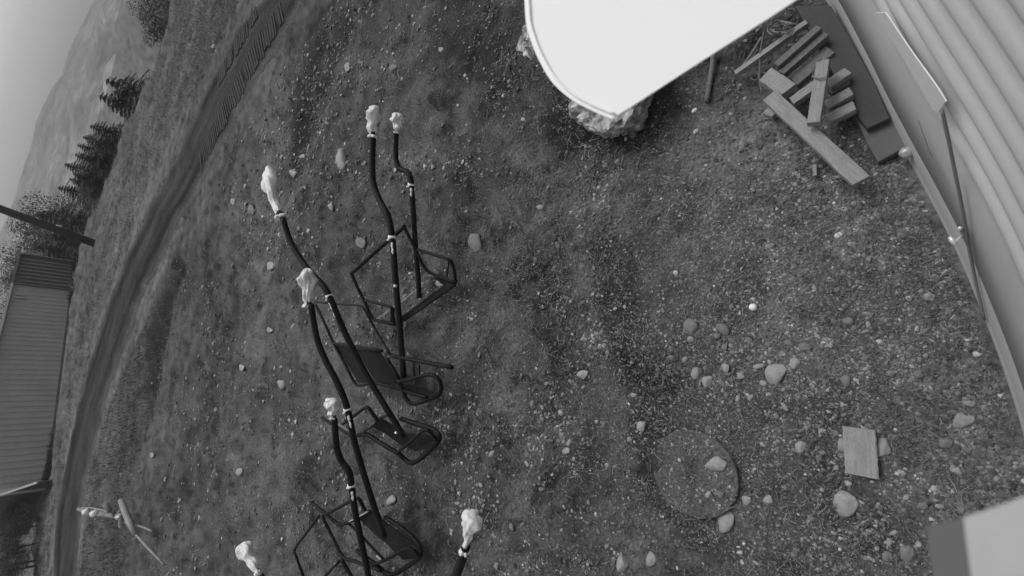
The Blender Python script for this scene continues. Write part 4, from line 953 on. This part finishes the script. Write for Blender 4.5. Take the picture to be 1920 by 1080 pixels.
def d_straw(x, y): return np.clip(1.0*blob(x, y, 1080, 400, 170, 140)+.5*blob(x, y, 960, 560, 130, 180)+.35*blob(x, y, 1150, 720, 250, 150)+.12+.5*fbm(x/50, y/50, 3, 331)*(x > 850), .01, 1)
blades('straw', 13000, d_straw, .015, .08, .0028, MT['straw'], lambda n: np.clip(rng.normal(.75, .3, n), .3, 1.6))
def d_verge(x, y):
    wx, wy = ground_pts(np.stack([x, y], 1)); r = np.hypot(wx, wy)
    return np.clip(smooth(15.5, 18.5, r)*(.55+.8*fbm(wx*.6, wy*.6, 3, 341)), 0, 1)*(r < 55)
blades('verge_grass', 52000, d_verge, .02, .07, .0035, MT['grass'], lambda n: np.clip(rng.normal(1.1, .25, n), .5, 2), lie=False, far=50)
def d_moss(x, y):
    nn = fbm(x/38, y/38, 4, 351)
    k = 1.2*blob(x, y, 1110, 560, 30, 60)+1.0*blob(x, y, 1130, 640, 25, 60)+1.2*blob(x, y, 1175, 830, 16, 70)+.8*blob(x, y, 1070, 500, 70, 40)+.7*blob(x, y, 1030, 420, 110, 90)+.5*blob(x, y, 930, 560, 120, 160)+.35*blob(x, y, 980, 800, 250, 200)+.25
    return np.clip(k*smooth(.02, .28, nn+.12*k), .001, 1)
blades('moss_tufts', 36000, d_moss, .008, .026, .004, MT['grass'], lambda n: np.clip(rng.normal(1.5, .4, n), .6, 2.4), lie=False, scale=False)

# dark grass along the foot of the container
x_, y_ = [], []
nB = 14000
tL = rng.random(nB)*Ln; off = rng.random(nB)**1.5*1.1
bx, by = b0[0]+Lu[0]*tL+nL[0]*(off+.05), b0[1]+Lu[1]*tL+nL[1]*(off+.05)
V = np.zeros((nB, 3, 3)); hh = rng.uniform(.1, .45, nB)*(.5+1.2*np.clip(vnoise(tL*1.1, 0*tL, 5)+.5, 0, 1)); aa_ = rng.uniform(0, 6.28, nB); z = hgt(bx, by)
V[:, 0] = np.stack([bx-.03*np.cos(aa_), by-.03*np.sin(aa_), z-.05], 1); V[:, 1] = np.stack([bx+.03*np.cos(aa_), by+.03*np.sin(aa_), z-.05], 1); V[:, 2] = np.stack([bx+rng.normal(0, .06, nB), by+rng.normal(0, .06, nB), z+hh], 1)
tag(mk('container_weeds', V.reshape(-1, 3), np.arange(nB*3).reshape(-1, 3), MT['leaf_d']), kind='stuff')

# ------------------------------------------------------------------ haze
HZ = True
if HZ:
    m = bpy.data.materials.new('haze_air'); m.use_nodes = True; t = m.node_tree; t.nodes.clear()
    ou = t.nodes.new('ShaderNodeOutputMaterial'); pv = t.nodes.new('ShaderNodeVolumePrincipled'); pv.inputs['Color'].default_value = (.9, .9, .9, 1); pv.inputs['Density'].default_value = .0009
    t.links.new(pv.outputs[0], ou.inputs['Volume'])
    lo, hi, s = -110.0, 75.0, 1510.0
    V = [(-s, -s, lo), (s, -s, lo), (s, s, lo), (-s, s, lo), (-s, -s, hi), (s, -s, hi), (s, s, hi), (-s, s, hi)]
    tag(mk('haze', V, [(3, 2, 1, 0), (4, 5, 6, 7), (0, 1, 5, 4), (1, 2, 6, 5), (2, 3, 7, 6), (3, 0, 4, 7)], m), kind='stuff')
print('lowest', float(GV[:, 2].min()), 'hill', float(Z2.min()), float(Z2.max()), 'container h', Hc, Ln)
